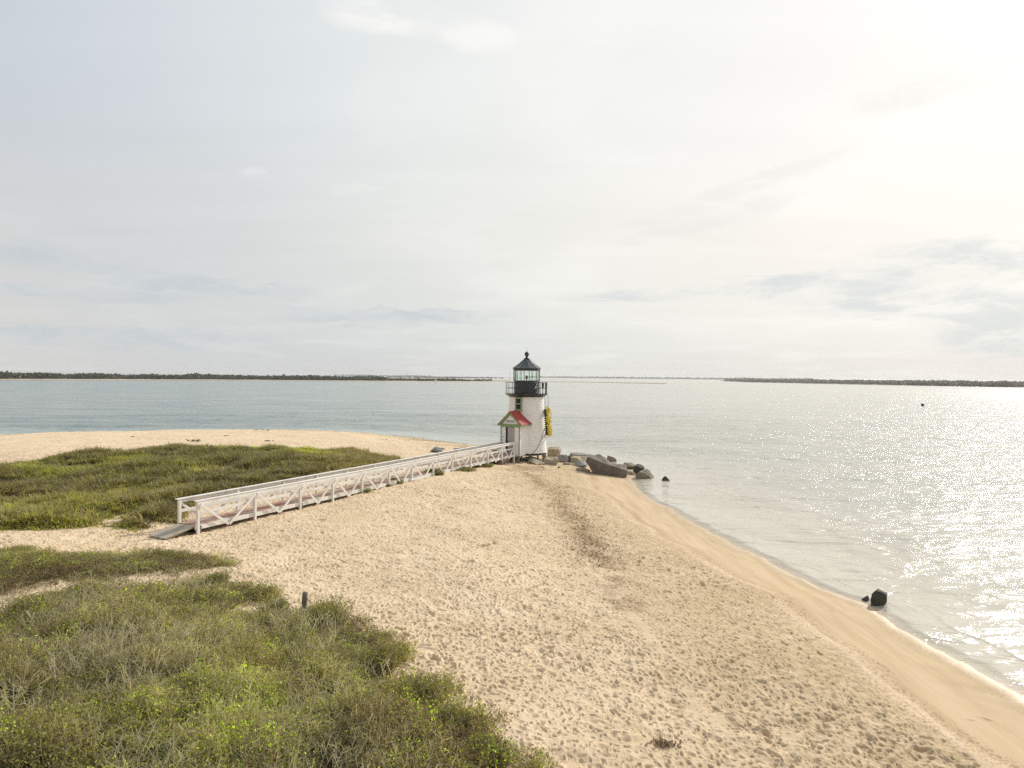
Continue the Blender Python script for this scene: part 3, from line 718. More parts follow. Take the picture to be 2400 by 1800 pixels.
LP = [(.070, .072, .034), (.105, .112, .042), (.095, .10, .062), (.14, .16, .045), (.075, .085, .03), (.19, .23, .05)]
TP = [(.26, .22, .155), (.20, .165, .12), (.17, .125, .10), (.30, .27, .20)]
def scrub(poly, n, jag, seed, holes, name, label, hs=1., mg=-.28, n_tw=22, n_lf=80, cat='scrub', green=0.):
    x, y, e = scatter_area(poly, n, mg, jag, seed, holes)
    bald = sm(.60, .66, fbm(x, y, .8, 70, 3)); k = RNG.random(len(x)) > bald*.93
    x, y, e = x[k], y[k], e[k]; m = len(x)
    zone = fbm(x, y, .35, 120+seed, 3)+.10*RNG.normal(size=m)+green-.13*sm(-6.5, -2., x+.12*(y-10))
    lc = lerp_cols([(.10, .085, .062), (.135, .122, .078), (.155, .15, .085), (.18, .19, .075), (.26, .29, .07)], (zone-.28)*2.1)
    pick = RNG.random(m); lc = np.where((pick < .10)[:, None], np.array([(.27, .37, .045)]), lc); lc = np.where((pick > .93)[:, None], np.array([(.16, .12, .09)]), lc)
    zt = fbm(x, y, .45, 140+seed, 3)+.08*RNG.normal(size=m)
    tc = lerp_cols([(.22, .155, .12), (.31, .26, .18), (.38, .335, .23), (.50, .46, .33)], (zt-.28)*2.2)
    rad = .20+.22*RNG.random(m); cl = sm(.30, .68, fbm(x, y, .75, 150, 2)); hg = (.15+.30*RNG.random(m))*hs*(.45+1.5*cl)*(.42+.58*sm(-.7, 1.4, e)); lc = lc*np.array([1.45, 1.5, 1.12])*(.8+.5*cl[:, None])
    v, f, c = twigs_and_leaves(x, y, rad, hg, lc, tc, n_tw, n_lf)
    put(np_mesh(name, v, f, LEAF, fcol=c), label, cat)
    return m
def snags(poly, n):
    x, y, e = scatter_area(poly, n, .3, 1., 2, HOLES); k = fbm(x, y, .6, 300, 3) > .47; x, y = x[k], y[k]; m = len(x)
    z, _ = heights(x, y, True); V, C = [], []
    th = RNG.random(m)*6.28; p = np.stack([x, y, z], 1); ln = .45+.35*RNG.random(m)
    q_ = p+np.stack([np.cos(th)*ln*.5, np.sin(th)*ln*.5, ln], 1); col = np.array([(.50, .46, .38)])*(.6+.6*RNG.random((m, 1)))
    def seg(a, b, w0, w1):
        d_ = b-a; s = np.cross(d_, RNG.normal(size=d_.shape)); s /= np.linalg.norm(s, axis=1)[:, None]
        V.append(np.stack([a-s*w0, a+s*w0, b+s*w1, b-s*w1], 1).reshape(-1, 3)); C.append(col)
    seg(p, q_, .009, .004)
    for fr in (.4, .55, .7, .8, .9):
        a = p+(q_-p)*fr; b = a+RNG.normal(size=(m, 3))*np.array([.12, .12, .05])+np.array([0, 0, .12]); seg(a, b, .005, .0025); c_ = a+(b-a)*.5; seg(c_, c_+RNG.normal(size=(m, 3))*.06+np.array([0, 0, .05]), .0035, .002)
    v = np.concatenate(V); put(np_mesh('bare_twigs', v, np.arange(len(v)).reshape(-1, 4), LEAF, fcol=np.concatenate(C)), 'pale leafless twigs standing out of the foreground scrub', 'twigs')
snags(FRONT, 9000)
scrub(FRONT, 17500, 1.2, 2, HOLES, 'dune_scrub', 'dense olive and grey twiggy scrub filling the lower left foreground', 1.12, -.28, 24, 95, 'scrub')
scrub(STRIP, 3600, .8, 3, None, 'low_scrub', 'narrow strip of low olive scrub between two bare sand paths at left', .55, 0., 20, 80, 'scrub', .03)
def understory(poly, n, seed, holes, name, label, hmax):
    x, y, e = scatter_area(poly, n, -.3, 1.3, seed, holes)
    bald = sm(.60, .66, fbm(x, y, .8, 70, 3)); k = RNG.random(len(x)) > bald*.9
    x, y, e = x[k], y[k], e[k]; m = len(x)
    t = fbm(x, y, .35, 122, 3)+.15*RNG.normal(size=m)
    cols = lerp_cols([(.19, .155, .10), (.26, .24, .125), (.28, .28, .115), (.46, .41, .27)], (t-.25)*1.9)*(.6+.8*RNG.random((m, 1)))
    z, _ = heights(x, y, True)
    hg = (.08+hmax*RNG.random(m))*(.4+.6*sm(-.2, .8, e))
    v, f, c = blades(None, np.stack([x, y, z-.02], 1), hg, 1.1, .007+.009*RNG.random(m), cols, '', None)
    put(np_mesh(name, v, f, LEAF, fcol=c), label, 'grass')
understory(FRONT, 260000, 2, HOLES, 'beach_grass', 'thin dry grass growing between the scrub in the foreground', .30)
understory(STRIP, 90000, 3, None, 'sand_grass', 'thin dry grass on the low strip at left', .26)

# --- single bushes that stand out along the edge of the scrub
def bush(name, px, py, rad, hgt, label, cat, group, green=.5, twc=(.26, .22, .155), nlf=800, ntw=240, big=False):
    gx, gy, gz = ground(px, py)
    root = empty(name, (gx, gy, gz)); tag(root, label, cat, group)
    k = max(4, int(rad*10)); ang = RNG.random(k)*6.28; rr = rad*.5*np.sqrt(RNG.random(k)); rr[0] = 0
    cx = gx+rr*np.cos(ang); cy = gy+rr*np.sin(ang)
    hg = hgt*(.7+.4*RNG.random(k)); ra = rad*(.55+.3*RNG.random(k))
    lc = np.array([(.17+.10*green*RNG.random(), .21+.12*green*RNG.random(), .045) for _ in range(k)])*(.80+.55*green)
    v, f, c = twigs_and_leaves(cx, cy, ra, hg, lc, np.tile(np.array(twc), (k, 1)), ntw//k, nlf//k)
    nt = (ntw//k)*k*5; sel_t = f[:nt]; v = v-np.array([gx, gy, gz])
    np_mesh('stems', v[:nt*4], f[:nt], LEAF, root, fcol=c[:nt])
    np_mesh('leaves', v[nt*4:], f[nt:]-nt*4, LEAF, root, fcol=c[nt:]); return root
GB = 'bushes along the edge of the foreground scrub'
bush('bush', 770, 1462, .62, .72, 'leafy bush at the scrub edge just right of the grey post', 'bush', GB, .7)
bush('bush', 652, 1458, .45, .62, 'small bush at the scrub edge just left of the grey post', 'bush', GB, .55)
bush('bush', 902, 1572, .50, .62, 'bushy twiggy plant on the sandward edge midway down the scrub', 'bush', GB, .5)
bush('bush', 1000, 1648, .52, .66, 'bush with bare upright twigs on the sand, second of the edge bushes from the bottom', 'bush', GB, .6)
bush('bush', 1085, 1725, .50, .62, 'bright leafy bush on the sand at the lower right end of the scrub', 'bush', GB, 1.)
bush('bush', 1160, 1800, .42, .5, 'lowest edge bush, cut by the bottom of the picture', 'bush', GB, .8)
bush('bush', 515, 1384, .45, .5, 'low twiggy bush at the tip of the scrub tongue pointing at the sand', 'bush', GB, .3)
bush('bush', 372, 1316, .42, .42, 'dark green rounded bush on the low strip nearest the ramp', 'bush', GB, .35)
GT = 'grass tufts at the foot of the boardwalk'
def tuft(px, py, rad, hgt, label, dead=.3, n=700, dry=(.30, .24, .12), grn=(.13, .16, .045)):
    gx, gy, gz = ground(px, py); a = RNG.random(n)*6.28; r = rad*RNG.random(n)**.7
    base = np.stack([r*np.cos(a)*1.0, r*np.sin(a)*.6, np.full(n, -.04)], 1)
    cols = np.where((RNG.random(n) < dead)[:, None], np.array([dry]), np.array([grn]))*(.6+.8*RNG.random((n, 1)))
    v, f, c = blades(None, base, hgt*(.5+.6*RNG.random(n))*(1-.4*r/rad), .8, .02+.02*RNG.random(n), cols, '', None)
    o = np_mesh('grass_tuft', v, f, LEAF, fcol=c); o.location = (gx, gy, gz); return tag(o, label, 'grass tuft', GT)
tuft(1014, 1112, .75, .62, 'large dark green tuft by the middle of the boardwalk', .2)
tuft(836, 1152, .8, .45, 'brownish tuft at the boardwalk foot left of the fallen plank', .55)
tuft(895, 1138, .55, .35, 'small green tuft under the boardwalk beside a brace', .2)
tuft(922, 1131, .6, .4, 'bright green tuft immediately left of the fallen white plank', .1)
tuft(1082, 1102, 1.1, .42, 'low olive grass patch along the boardwalk right of the large tuft', .5)
tuft(1118, 1092, 1.2, .45, 'widest olive grass patch at the boardwalk foot before the lighthouse', .45, 1000)
tuft(1148, 1084, 1.0, .45, 'dry straw-coloured grass patch next to the lighthouse end of the boardwalk', .8, 800)
tuft(448, 1246, .5, .3, 'shaded dark tuft beneath the first boards of the boardwalk', .3, 400, grn=(.05, .06, .03), dry=(.15, .12, .07))

# ------------------------------------------------------------------ boardwalk
def boardwalk():
    A = Vector((-12.76, 28.8, 0)); B = Vector((.27, 57., 0)); dv = B-A; L = dv.length; dr = dv/L; nr = Vector((-dr.y, dr.x, 0)); WID = .95
    root = empty('boardwalk', (A.x, A.y, 0)); tag(root, 'long white wooden boardwalk with braced railings and worn red deck leading to the lighthouse door', 'boardwalk')
    posts = [463, 597, 703, 779.5, 848.5, 912, 965, 1015.6, 1060, 1103.5, 1143, 1176.6, 1205]
    def s_of(px):
        k = (px-CX)/F; return (k*A.y-A.x)/(dr.x-k*dr.y)
    ss = [s_of(p) for p in posts]
    ss = [ss[0]]+[s for s in ss[1:]]
    zr = lambda s: 2.735-.10*s/L                    # top of the handrail
    def P(s, off, z): return Vector((dr.x*s+nr.x*off, dr.y*s+nr.y*off, z))
    zd = lambda s: 1.76-.09*s/L
    # deck: long boards end to end, four across
    rg = random.Random(3)
    m = MB(); cuts = [ss[i] for i in range(0, 13, 2)]; cuts[0] -= .12; cuts[-1] = ss[-1]+1.0
    nb = 7; bw = (WID-.02)/nb
    for i in range(len(cuts)-1):
        for j in range(nb):
            o = .02+bw*(j+.5); dz = rg.uniform(-.006, .006)
            m.bar(P(cuts[i]+.006, o, zd(cuts[i])-.02+dz), P(cuts[i+1]-.006, o, zd(cuts[i+1])-.02+rg.uniform(-.006, .006)), bw-.014, .04)
    m.build('deck', DECK, root)
    for off in (-.0, WID):
        m = MB(); m.bar(P(ss[0]-.1, off, zd(0)-.115), P(ss[-1]+.6, off, zd(L)-.115), .05, .18); m.build('edge_beam', RAILW, root)
    for side, off in ((-1, -.05), (1, WID+.05)):
        m = MB(); m.bar(P(ss[0]-.16, off, zr(0)), P(ss[-1]+.1, off, zr(L)), .17, .035); m.build('handrail', RAILW, root, .004)
        m = MB(); m.bar(P(ss[0]-.04, off+side*.045, zr(0)-.105), P(ss[-1]+.05, off+side*.045, zr(L)-.105), .035, .15); m.build('fascia_rail', RAILW, root, .003)
        m = MB(); m.bar(P(ss[0]-.03, off-side*.03, zr(0)-.50), P(ss[-1]+.05, off-side*.03, zr(L)-.50), .035, .12); m.build('middle_rail', RAILW, root, .003)
        for i, s in enumerate(ss):
            gx, gy = A.x+P(s, off, 0).x, A.y+P(s, off, 0).y; g = hz(gx, gy)
            m = MB(); m.bar(P(s, off, g-.35), P(s, off, zr(s)-.0185), .11, .11, side=nr); m.build('post', RAILW, root, .004)
            if 0 <= i < 12 and side == -1 and i % 2 == 0:
                m = MB(); m.bar(P(s+.11, off+.02, g-.3), P(s+.11, off+.02, zd(s)-.06), .12, .1, side=nr); m.build('support_pile', PILE, root, .005)
        for i in range(len(ss)-1):
            a, b = ss[i], ss[i+1]; mid = (a+b)/2; o2 = off+side*.085
            for p, q in ((a, mid-.02), (b, mid+.02)):
                m = MB(); m.bar(P(p+(.06 if p == a else -.06), o2, zr(p)-.15), P(q, o2, zd(q)-.24), .035, .105, side=nr); m.build('brace', RAILW, root, .003)
    # ramp of grey boards running down to the sand
    m = MB(); r0_ = -.1; end = -1.45; gA = hz(A.x+P(end, .45, 0).x, A.y+P(end, .45, 0).y)
    for j in range(6):
        o = .0+WID/6*(j+.5); m.bar(P(r0_, o, zd(0)-.035), P(end-rg.uniform(0, .08), o, gA+.07+rg.uniform(-.01, .01)), WID/6-.015, .04)
    for o in (.1, .47, .85): m.bar(P(r0_, o, zd(0)-.09), P(end+.1, o, gA+.02), .05, .08)
    m.build('ramp', GREYW, root)
    return root
boardwalk()
def plank():
    a = Vector(ground(962, 1128)); b = Vector(ground(1004, 1119)); o = empty('plank', a)
    m = MB(); m.bar((0, 0, .07), (b-a)+Vector((0, 0, .07)), .13, .10); bpy.data.objects.remove(o)
    k = m.build('plank', RAILW, None, .006); k.location = a; tag(k, 'loose white plank lying on the sand beside the boardwalk', 'plank')
plank()
def post():
    x, y, z = ground(712, 1466); m = MB()
    m.tube([(0, 0, -.3), (.0, 0, .3), (.02, 0, .68), (.03, 0, .84)], [.075, .073, .07, .066], 10); m.tube([(.03, 0, .835), (.03, 0, .85)], [.06, .03], 8)
    o = m.build('wooden_post', PILE); o.location = (x, y, z); tag(o, 'round weathered grey wooden post standing in the foreground scrub', 'post')
post()

# ------------------------------------------------------------------ lighthouse
TX, TY = 1.23, 60.0
def zt(py): return H-(py-883.6)*TY/F
def lighthouse():
    g0 = 1.05
    root = empty('lighthouse', (TX, TY, 0)); tag(root, 'short white shingled lighthouse with black gallery and lantern, green trimmed porch with red roof', 'lighthouse')
    n = 40; zb, ztop = 1.56, 6.20; rb, rtp = 1.75, 1.43
    m = MB(); prof = []; c = 38
    for i in range(c):
        z0 = zb+(ztop-zb)*i/c; z1 = zb+(ztop-zb)*(i+1)/c; r_ = lambda z: rb+(rtp-rb)*(z-zb)/(ztop-zb)
        prof += [(r_(z0)+.016, z0), (r_(z1)+.001, z1)]
    m.lathe(prof, n, smooth=False); m.build('tower_wall', SHINGLE, root)
    # window, set on the axis of the porch
    ax = math.radians(-26.); dirp = Vector((math.sin(ax), -math.cos(ax), 0)); sd = Vector((-dirp.y, dirp.x, 0))    # sd points to the right as seen from outside
    sd = Vector((math.cos(ax), math.sin(ax), 0))
    def PP(out, side, z): return dirp*out+sd*side+Vector((0, 0, z))
    def slab(mb, o0, o1, s0, s1, z0, z1): 
        M = Matrix(((dirp.x, sd.x, 0, 0), (dirp.y, sd.y, 0, 0), (0, 0, 1, 0), (0, 0, 0, 1))); M.translation = PP((o0+o1)/2, (s0+s1)/2, (z0+z1)/2)
        mb.box(None, (o1-o0, s1-s0, z1-z0), M=M)
    rw = 1.50
    m = MB(); slab(m, rw-.2, rw+.09, -.30, -.20, 5.16, 6.19); slab(m, rw-.2, rw+.09, .20, .30, 5.16, 6.19); slab(m, rw-.2, rw+.09, -.197, .197, 6.06, 6.19)
    slab(m, rw-.2, rw+.16, -.36, .36, 5.06, 5.157); slab(m, rw-.2, rw+.06, -.197, .197, 5.16, 5.22); w = m.build('window', GREEN, root, .004)
    m = MB(); slab(m, rw-.1, rw+.035, -.197, .197, 5.222, 6.058); m.build('pane', DARK, w)
    m = MB(); slab(m, rw-.05, rw+.05, -.195, .195, 5.62, 5.66); m.build('sash_bar', WHITE, w)
    # porch
    pf = 3.05; hw_ = .86; z0, z1, zp = 1.62, 4.02, 5.02
    m = MB(); ins = -.5
    # side walls, front panels either side of the door, gable
    slab(m, ins+1.3, pf-.004, hw_-.08, hw_, z0, z1); slab(m, ins+1.3, pf-.004, -hw_, -hw_+.08, z0, z1)
    slab(m, pf-.08, pf-.001, -hw_+.082, -.42, z0, 3.82); slab(m, pf-.08, pf-.001, .40, hw_-.082, z0, 3.82); slab(m, pf-.08, pf-.001, -.418, .398, z0, z0+.06)
    slab(m, pf-1.2, pf-.1, -.84, .84, z0-.12, z0-.002)
    zi = z1-.0
    for o0, o1 in ((pf-.07, pf-.01),):
        vs = [PP(o, s, z) for o in (o0, o1) for s, z in ((-hw_, zi+.002), (hw_, zi+.002), (0, zi+hw_*1.02))]
        m.verts_faces(vs, [(0, 1, 2), (3, 5, 4), (0, 3, 4, 1), (1, 4, 5, 2), (2, 5, 3, 0)])
    pw = m.build('porch', SHINGLE, root)
    # green corner boards, entablature, rakes
    for s0, s1 in ((-hw_-.012, -hw_+.085), (hw_-.085, hw_+.012)):
        m = MB(); slab(m, pf-.01, pf+.03, s0, s1, z0+.0, 3.815); m.build('corner_board', GREEN, pw, .003)
    m = MB(); slab(m, pf-.01, pf+.05, -hw_-.02, hw_+.02, 3.82, 4.00); slab(m, pf-.01, pf+.11, -hw_-.07, hw_+.07, 4.003, 4.06); m.build('entablature', GREEN, pw, .003)
    zr_ = 5.10; ev = 1.08; sl = (zr_-4.03)/ev
    def rf(s, dz=0): return zr_-abs(s)*sl+dz
    for sgn in (-1, 1):
        m = MB(); m.bar(PP(pf+.10, sgn*(ev-.03), rf(ev-.03)-.10), PP(pf+.10, sgn*.02, rf(.02)-.10), .07, .13, side=dirp); m.build('rake_board', GREEN, pw, .003)
        m = MB(); m.bar(PP(pf+.03, sgn*(ev-.22), rf(ev-.22)-.22), PP(pf+.03, sgn*.03, rf(.03)-.22), .04, .12, side=dirp); m.build('gable_trim', GREEN, pw, .003)
    # roof: two sloping slabs
    for sgn in (-1, 1):
        m = MB(); i0, i1 = .9, pf+.16
        a = [(sgn*ev, rf(ev)), (0, rf(0)), (0, rf(0)-.055), (sgn*ev, rf(ev)-.055)]
        vs = [PP(o, s+sgn*.0005, z) for o in (i0, i1) for s, z in a]
        m.verts_faces(vs, [(0, 1, 2, 3), (7, 6, 5, 4), (0, 4, 5, 1), (1, 5, 6, 2), (2, 6, 7, 3), (3, 7, 4, 0)])
        m.build('porch_roof', REDR, root)
        m = MB(); m.bar(PP(i0+.3, sgn*(ev-.01), rf(ev)-.095), PP(i1, sgn*(ev-.01), rf(ev)-.095), .03, .07); m.build('eaves_board', GREEN, pw)
    # door standing slightly ajar, black slab paints in the shade of the gap on its left
    m = MB(); slab(m, pf-.09, pf-.05, -.415, .398, z0+.062, 3.818); m.build('door_gap_shade', DARK, root)
    m = MB(); slab(m, pf-.045, pf-.012, -.24, .395, z0+.07, 3.80)
    for k in range(5): slab(m, pf-.012, pf-.006, -.23+k*.126, -.23+k*.126+.115, z0+.09, 3.78)
    dr_ = m.build('door', GREYD, root, .002)
    m = MB(); m.tube([PP(pf-.01, -.17, 2.62), PP(pf+.05, -.17, 2.62)], .022, 8); m.tube([PP(pf+.05, -.17, 2.70), PP(pf+.05, -.17, 2.52)], .018, 8); m.build('handle', IRON, dr_)
    m = MB(); slab(m, pf-.002, pf+.03, -.68, -.60, 3.0, 3.04); m.build('bell_plate', IRON, root)
    # name board in the gable
    m = MB(); slab(m, pf-.012, pf+.012, -.34, .34, 4.20, 4.345); sg = m.build('sign', surf('sign_frame', (.30, .14, .11), .6), root, .002)
    m = MB(); slab(m, pf+.010, pf+.016, -.315, .315, 4.22, 4.325); m.build('sign_panel', surf('sign_panel', (.42, .36, .33), .6), sg)
    cu = bpy.data.curves.new('letters', 'FONT'); cu.body = 'BRANT POINT'; cu.size = .105; cu.align_x = 'CENTER'; cu.align_y = 'CENTER'; cu.extrude = .002
    to = bpy.data.objects.new('letters', cu); COL.objects.link(to); bpy.context.view_layer.update()
    me = bpy.data.meshes.new_from_object(to.evaluated_get(bpy.context.evaluated_depsgraph_get())); bpy.data.objects.remove(to)
    me.materials.clear(); me.materials.append(surf('sign_letters', (.14, .06, .05), .6)); lo = link(bpy.data.objects.new('lettering', me), sg)
    M = Matrix(((sd.x, 0, dirp.x, 0), (sd.y, 0, dirp.y, 0), (0, 1, 0, 0), (0, 0, 0, 1))); M.translation = PP(pf+.019, 0, 4.272); lo.matrix_world = M
    # piles under tower and porch
    for k in range(14):
        a = 2*math.pi*k/14+.2; x_, y_ = 1.62*math.sin(a), -1.62*math.cos(a)
        m = MB(); m.bar((x_, y_, g0-.4), (x_, y_, 1.558), .13, .13); m.build('pile', PILE, root, .005)
    for s, o in ((-.72, pf-.1), (.72, pf-.1), (0, pf-.1)):
        p = PP(o, s, 0); m = MB(); m.bar((p.x, p.y, g0-.4), (p.x, p.y, z0-.122), .20, .20); m.build('pile', PILE, root, .006)
    m = MB(); m.lathe([(1.50, 1.36), (1.50, 1.555)], 24); m.build('underfloor_shade', DARK, root)  # black drum put in for the shade below the tower
    # gallery
    a0 = math.radians(90+10+180)-0; N = 10
    a0 = math.radians(-90)+math.radians(10)
    m = MB(); m.lathe([(1.46, 6.203), (1.50, 6.20), (1.52, 6.26), (1.66, 6.30), (1.70, 6.37), (1.82, 6.42), (1.84, 6.48), (0.3, 6.483)], 20, a0, smooth=False); m.build('gallery', BLACK, root)
    rr = 1.74
    pts = [(rr*math.cos(a0+2*math.pi*k/N+math.pi/N), rr*math.sin(a0+2*math.pi*k/N+math.pi/N)) for k in range(N)]
    for k in range(N):
        x_, y_ = pts[k]; m = MB(); m.tube([(x_, y_, 6.46), (x_, y_, 7.42)], .026, 6); m.build('railing_post', IRON, root)
    for z_ in (7.40, 6.93):
        m = MB()
        for k in range(N): m.tube([(*pts[k], z_), (*pts[(k+1) % N], z_)], .018, 6)
        m.build('railing_bar', IRON, root)
    # lantern room: parapet panels, glazing bars, panes, roof
    RL = 1.10
    m = MB(); m.lathe([(RL, 6.482), (RL, 7.50), (RL+.03, 7.505), (RL+.03, 7.56), (RL-.02, 7.565), (RL-.05, 6.49)], N, a0, smooth=False); pr = m.build('lantern_parapet', BLACK, root)
    for k in range(N):
        a = a0+2*math.pi*k/N; x_, y_ = RL*math.cos(a), RL*math.sin(a)
        m = MB(); m.bar((x_, y_, 7.56), (x_, y_, 8.44), .05, .05); m.build('glazing_bar', IRON, root)
        b = a+2*math.pi/N; x2, y2 = RL*math.cos(b), RL*math.sin(b)
        m = MB(); m.bar((x_*.99, y_*.99, 8.0), (x2*.99, y2*.99, 8.0), .008, .87); m.build('lantern_pane', GLASS, root)
    m = MB(); m.lathe([(RL+.02, 8.40), (RL+.05, 8.42), (RL+.05, 8.58), (RL-.03, 8.585), (RL-.03, 8.40)], N, a0, smooth=False, caps=False); m.build('eaves_band', IRON, root)
    m = MB(); m.lathe([(1.21, 8.56), (1.22, 8.60), (.93, 8.78), (.60, 9.03), (.30, 9.30), (.14, 9.44)], N, a0, smooth=False); rfm = m.build('lantern_roof', ROOFB, root)
    m = MB()
    for k in range(N):
        a = a0+2*math.pi*k/N; m.tube([((r_+.004)*math.cos(a), (r_+.004)*math.sin(a), z_+.008) for r_, z_ in ((1.21, 8.60), (.93, 8.78), (.60, 9.03), (.30, 9.30), (.14, 9.44))], .014, 5)
    m.build('roof_rib', IRON, rfm)
    m = MB(); pf_ = [(.22, 9.40), (.22, 9.45), (.11, 9.49), (.10, 9.58), (.13, 9.60), (.10, 9.63)]
    for k in range(1, 12):
        a = math.pi*k/12; 
        if .195*math.sin(a) > .09: pf_.append((.195*math.sin(a), 9.80-.195*math.cos(a)))
    pf_ += [(.06, 9.985), (.03, 10.03), (.012, 10.06)]
    m.lathe(pf_, 16); fin = m.build('ball_finial', IRON, rfm)
    m = MB(); m.tube([(0, 0, 10.05), (0, 0, 10.42)], [.012, .006], 6); m.build('lightning_rod', IRON, rfm)
    # lamp on its stand inside
    m = MB(); m.tube([(0, 0, 6.5), (0, 0, 7.74)], .05, 8); m.lathe([(.10, 7.72), (.12, 7.76), (.12, 7.95), (.08, 7.99)], 12); m.build('lamp', surf('lamp_housing', (.42, .22, .18), .4), root)
    # whip aerial, two dark horns on the right of the gallery, little white box
    x_ = (1195-1234)*TY/F; m = MB(); m.tube([(x_, -.95, 6.48), (x_, -.95, 8.68)], [.026, .016], 6); m.build('whip_aerial', RAILW, root)
    for dx, dy in ((1.34, -.85), (1.63, -.55)):
        m = MB(); m.lathe([(.03, 6.482), (.03, 6.92), (.075, 6.94), (.085, 7.02), (.07, 7.06), (.095, 7.10), (.095, 7.38), (.06, 7.44), (.02, 7.46)], 10, 0, (dx, dy, 0)); m.build('fog_horn', IRON, root)
    m = MB(); m.box((.78, -.92, 7.0), (.13, .10, .22)); m.build('junction_box', WHITE, root)
lighthouse()

def wreath():
    # hangs from the gallery against the right side of the tower, seen almost edge on
    C0 = Vector((TX+1.84, TY-.15, 4.08)); root = empty('flower_wreath', C0); tag(root, 'huge round wreath of yellow flowers hung on the right side of the white tower', 'wreath')
    axis = Vector((1, -.10, .08)).normalized(); u = axis.cross(Vector((0, 0, 1))).normalized(); w = u.cross(axis).normalized()
    if w.z < 0: w = -w
    Rm, rmn = 1.03, .135; rg = random.Random(4)
    m = MB()
    ring = [(u*math.cos(t)+w*math.sin(t))*Rm-axis*.12 for t in [2*math.pi*k/36 for k in range(37)]]
    m.tube(ring, .075, 8, caps=False)
    for k in range(36):
        t = 2*math.pi*k/36+.05; p = (u*math.cos(t)+w*math.sin(t))
        m.tube([p*(Rm+.1)-axis*.16, p*(Rm-.02)-axis*(.26+rg.random()*.05), p*(Rm-.14)-axis*.13], .028, 5)
    m.build('frame', LEAFD, root)
    m = MB()
    for k in range(460):
        t = rg.random()*2*math.pi; ph_ = rg.uniform(-2.0, 2.0); lump = 1+.5*math.sin(t*5+1)+.35*math.sin(t*11)+.2*math.sin(t*23)
        rl = rmn*lump*(.7+.5*rg.random()); c = (u*math.cos(t)+w*math.sin(t)); p = c*(Rm+rl*math.sin(ph_))+axis*(rl*math.cos(ph_)*1.15)
        r = rg.uniform(.045, .09); nrm = (c*math.sin(ph_)+axis*math.cos(ph_)+Vector((rg.gauss(0, .4), rg.gauss(0, .4), rg.gauss(0, .4)))).normalized()
        a = nrm.orthogonal().normalized(); b = nrm.cross(a); vs = [p+nrm*r*.1]
        for q in range(10):
            an = 2*math.pi*q/10; rr = r*(1 if q % 2 == 0 else .5); vs.append(p+(a*math.cos(an)+b*math.sin(an))*rr+nrm*r*.5)
        vs.append(p-nrm*r*.5)
        m.verts_faces(vs, [(0, 1+q, 1+(q+1) % 10) for q in range(10)]+[(11, 1+(q+1) % 10, 1+q) for q in range(10)])
    m.build('flowers', YEL, root, fix=False)
    for dx, dy, zz in ((1.50, -.75, .98), (1.80, -.35, 1.08)):
        top = Vector((TX+dx, TY+dy, 6.44))-C0; m = MB(); m.tube([top, Vector((top.x+.06, top.y+.05, (top.z+zz)/2)), Vector((dx-1.86+.03, dy+.2, zz))], .013, 5); m.build('hanging_rope', ROPE, root)
wreath()
def cable():
    pts = []
    for px, py in ((1279, 1003), (1275, 1008), (1270, 1024), (1265, 1036), (1258, 1048), (1251, 1056), (1247, 1061)):
        x_ = (px-1234)*TY/F; zz = zt(py); r = 1.75-.32*(zz-1.56)/4.64+.045; y_ = -math.sqrt(max(r*r-x_*x_, .0)); pts.append((x_, y_, zz))
    pts.append((pts[-1][0]-.1, pts[-1][1]-.02, 1.2)); o = catmull3(pts); m = MB(); m.tube(o, .015, 6); k = m.build('cable', ROPE); k.location = (TX, TY, 0)
    tag(k, 'dark cable curving down the white tower wall from the yellow wreath', 'cable')
def catmull3(pts, n=5):
    P_ = [Vector(p) for p in pts]; out = []
    for i in range(len(P_)-1):
        p0 = P_[max(i-1, 0)]; p1 = P_[i]; p2 = P_[i+1]; p3 = P_[min(i+2, len(P_)-1)]
        for k in range(n):
            t = k/n; out.append(.5*((2*p1)+(-p0+p2)*t+(2*p0-5*p1+4*p2-p3)*t*t+(-p0+3*p1-3*p2+p3)*t**3))
    return out+[P_[-1]]
cable()

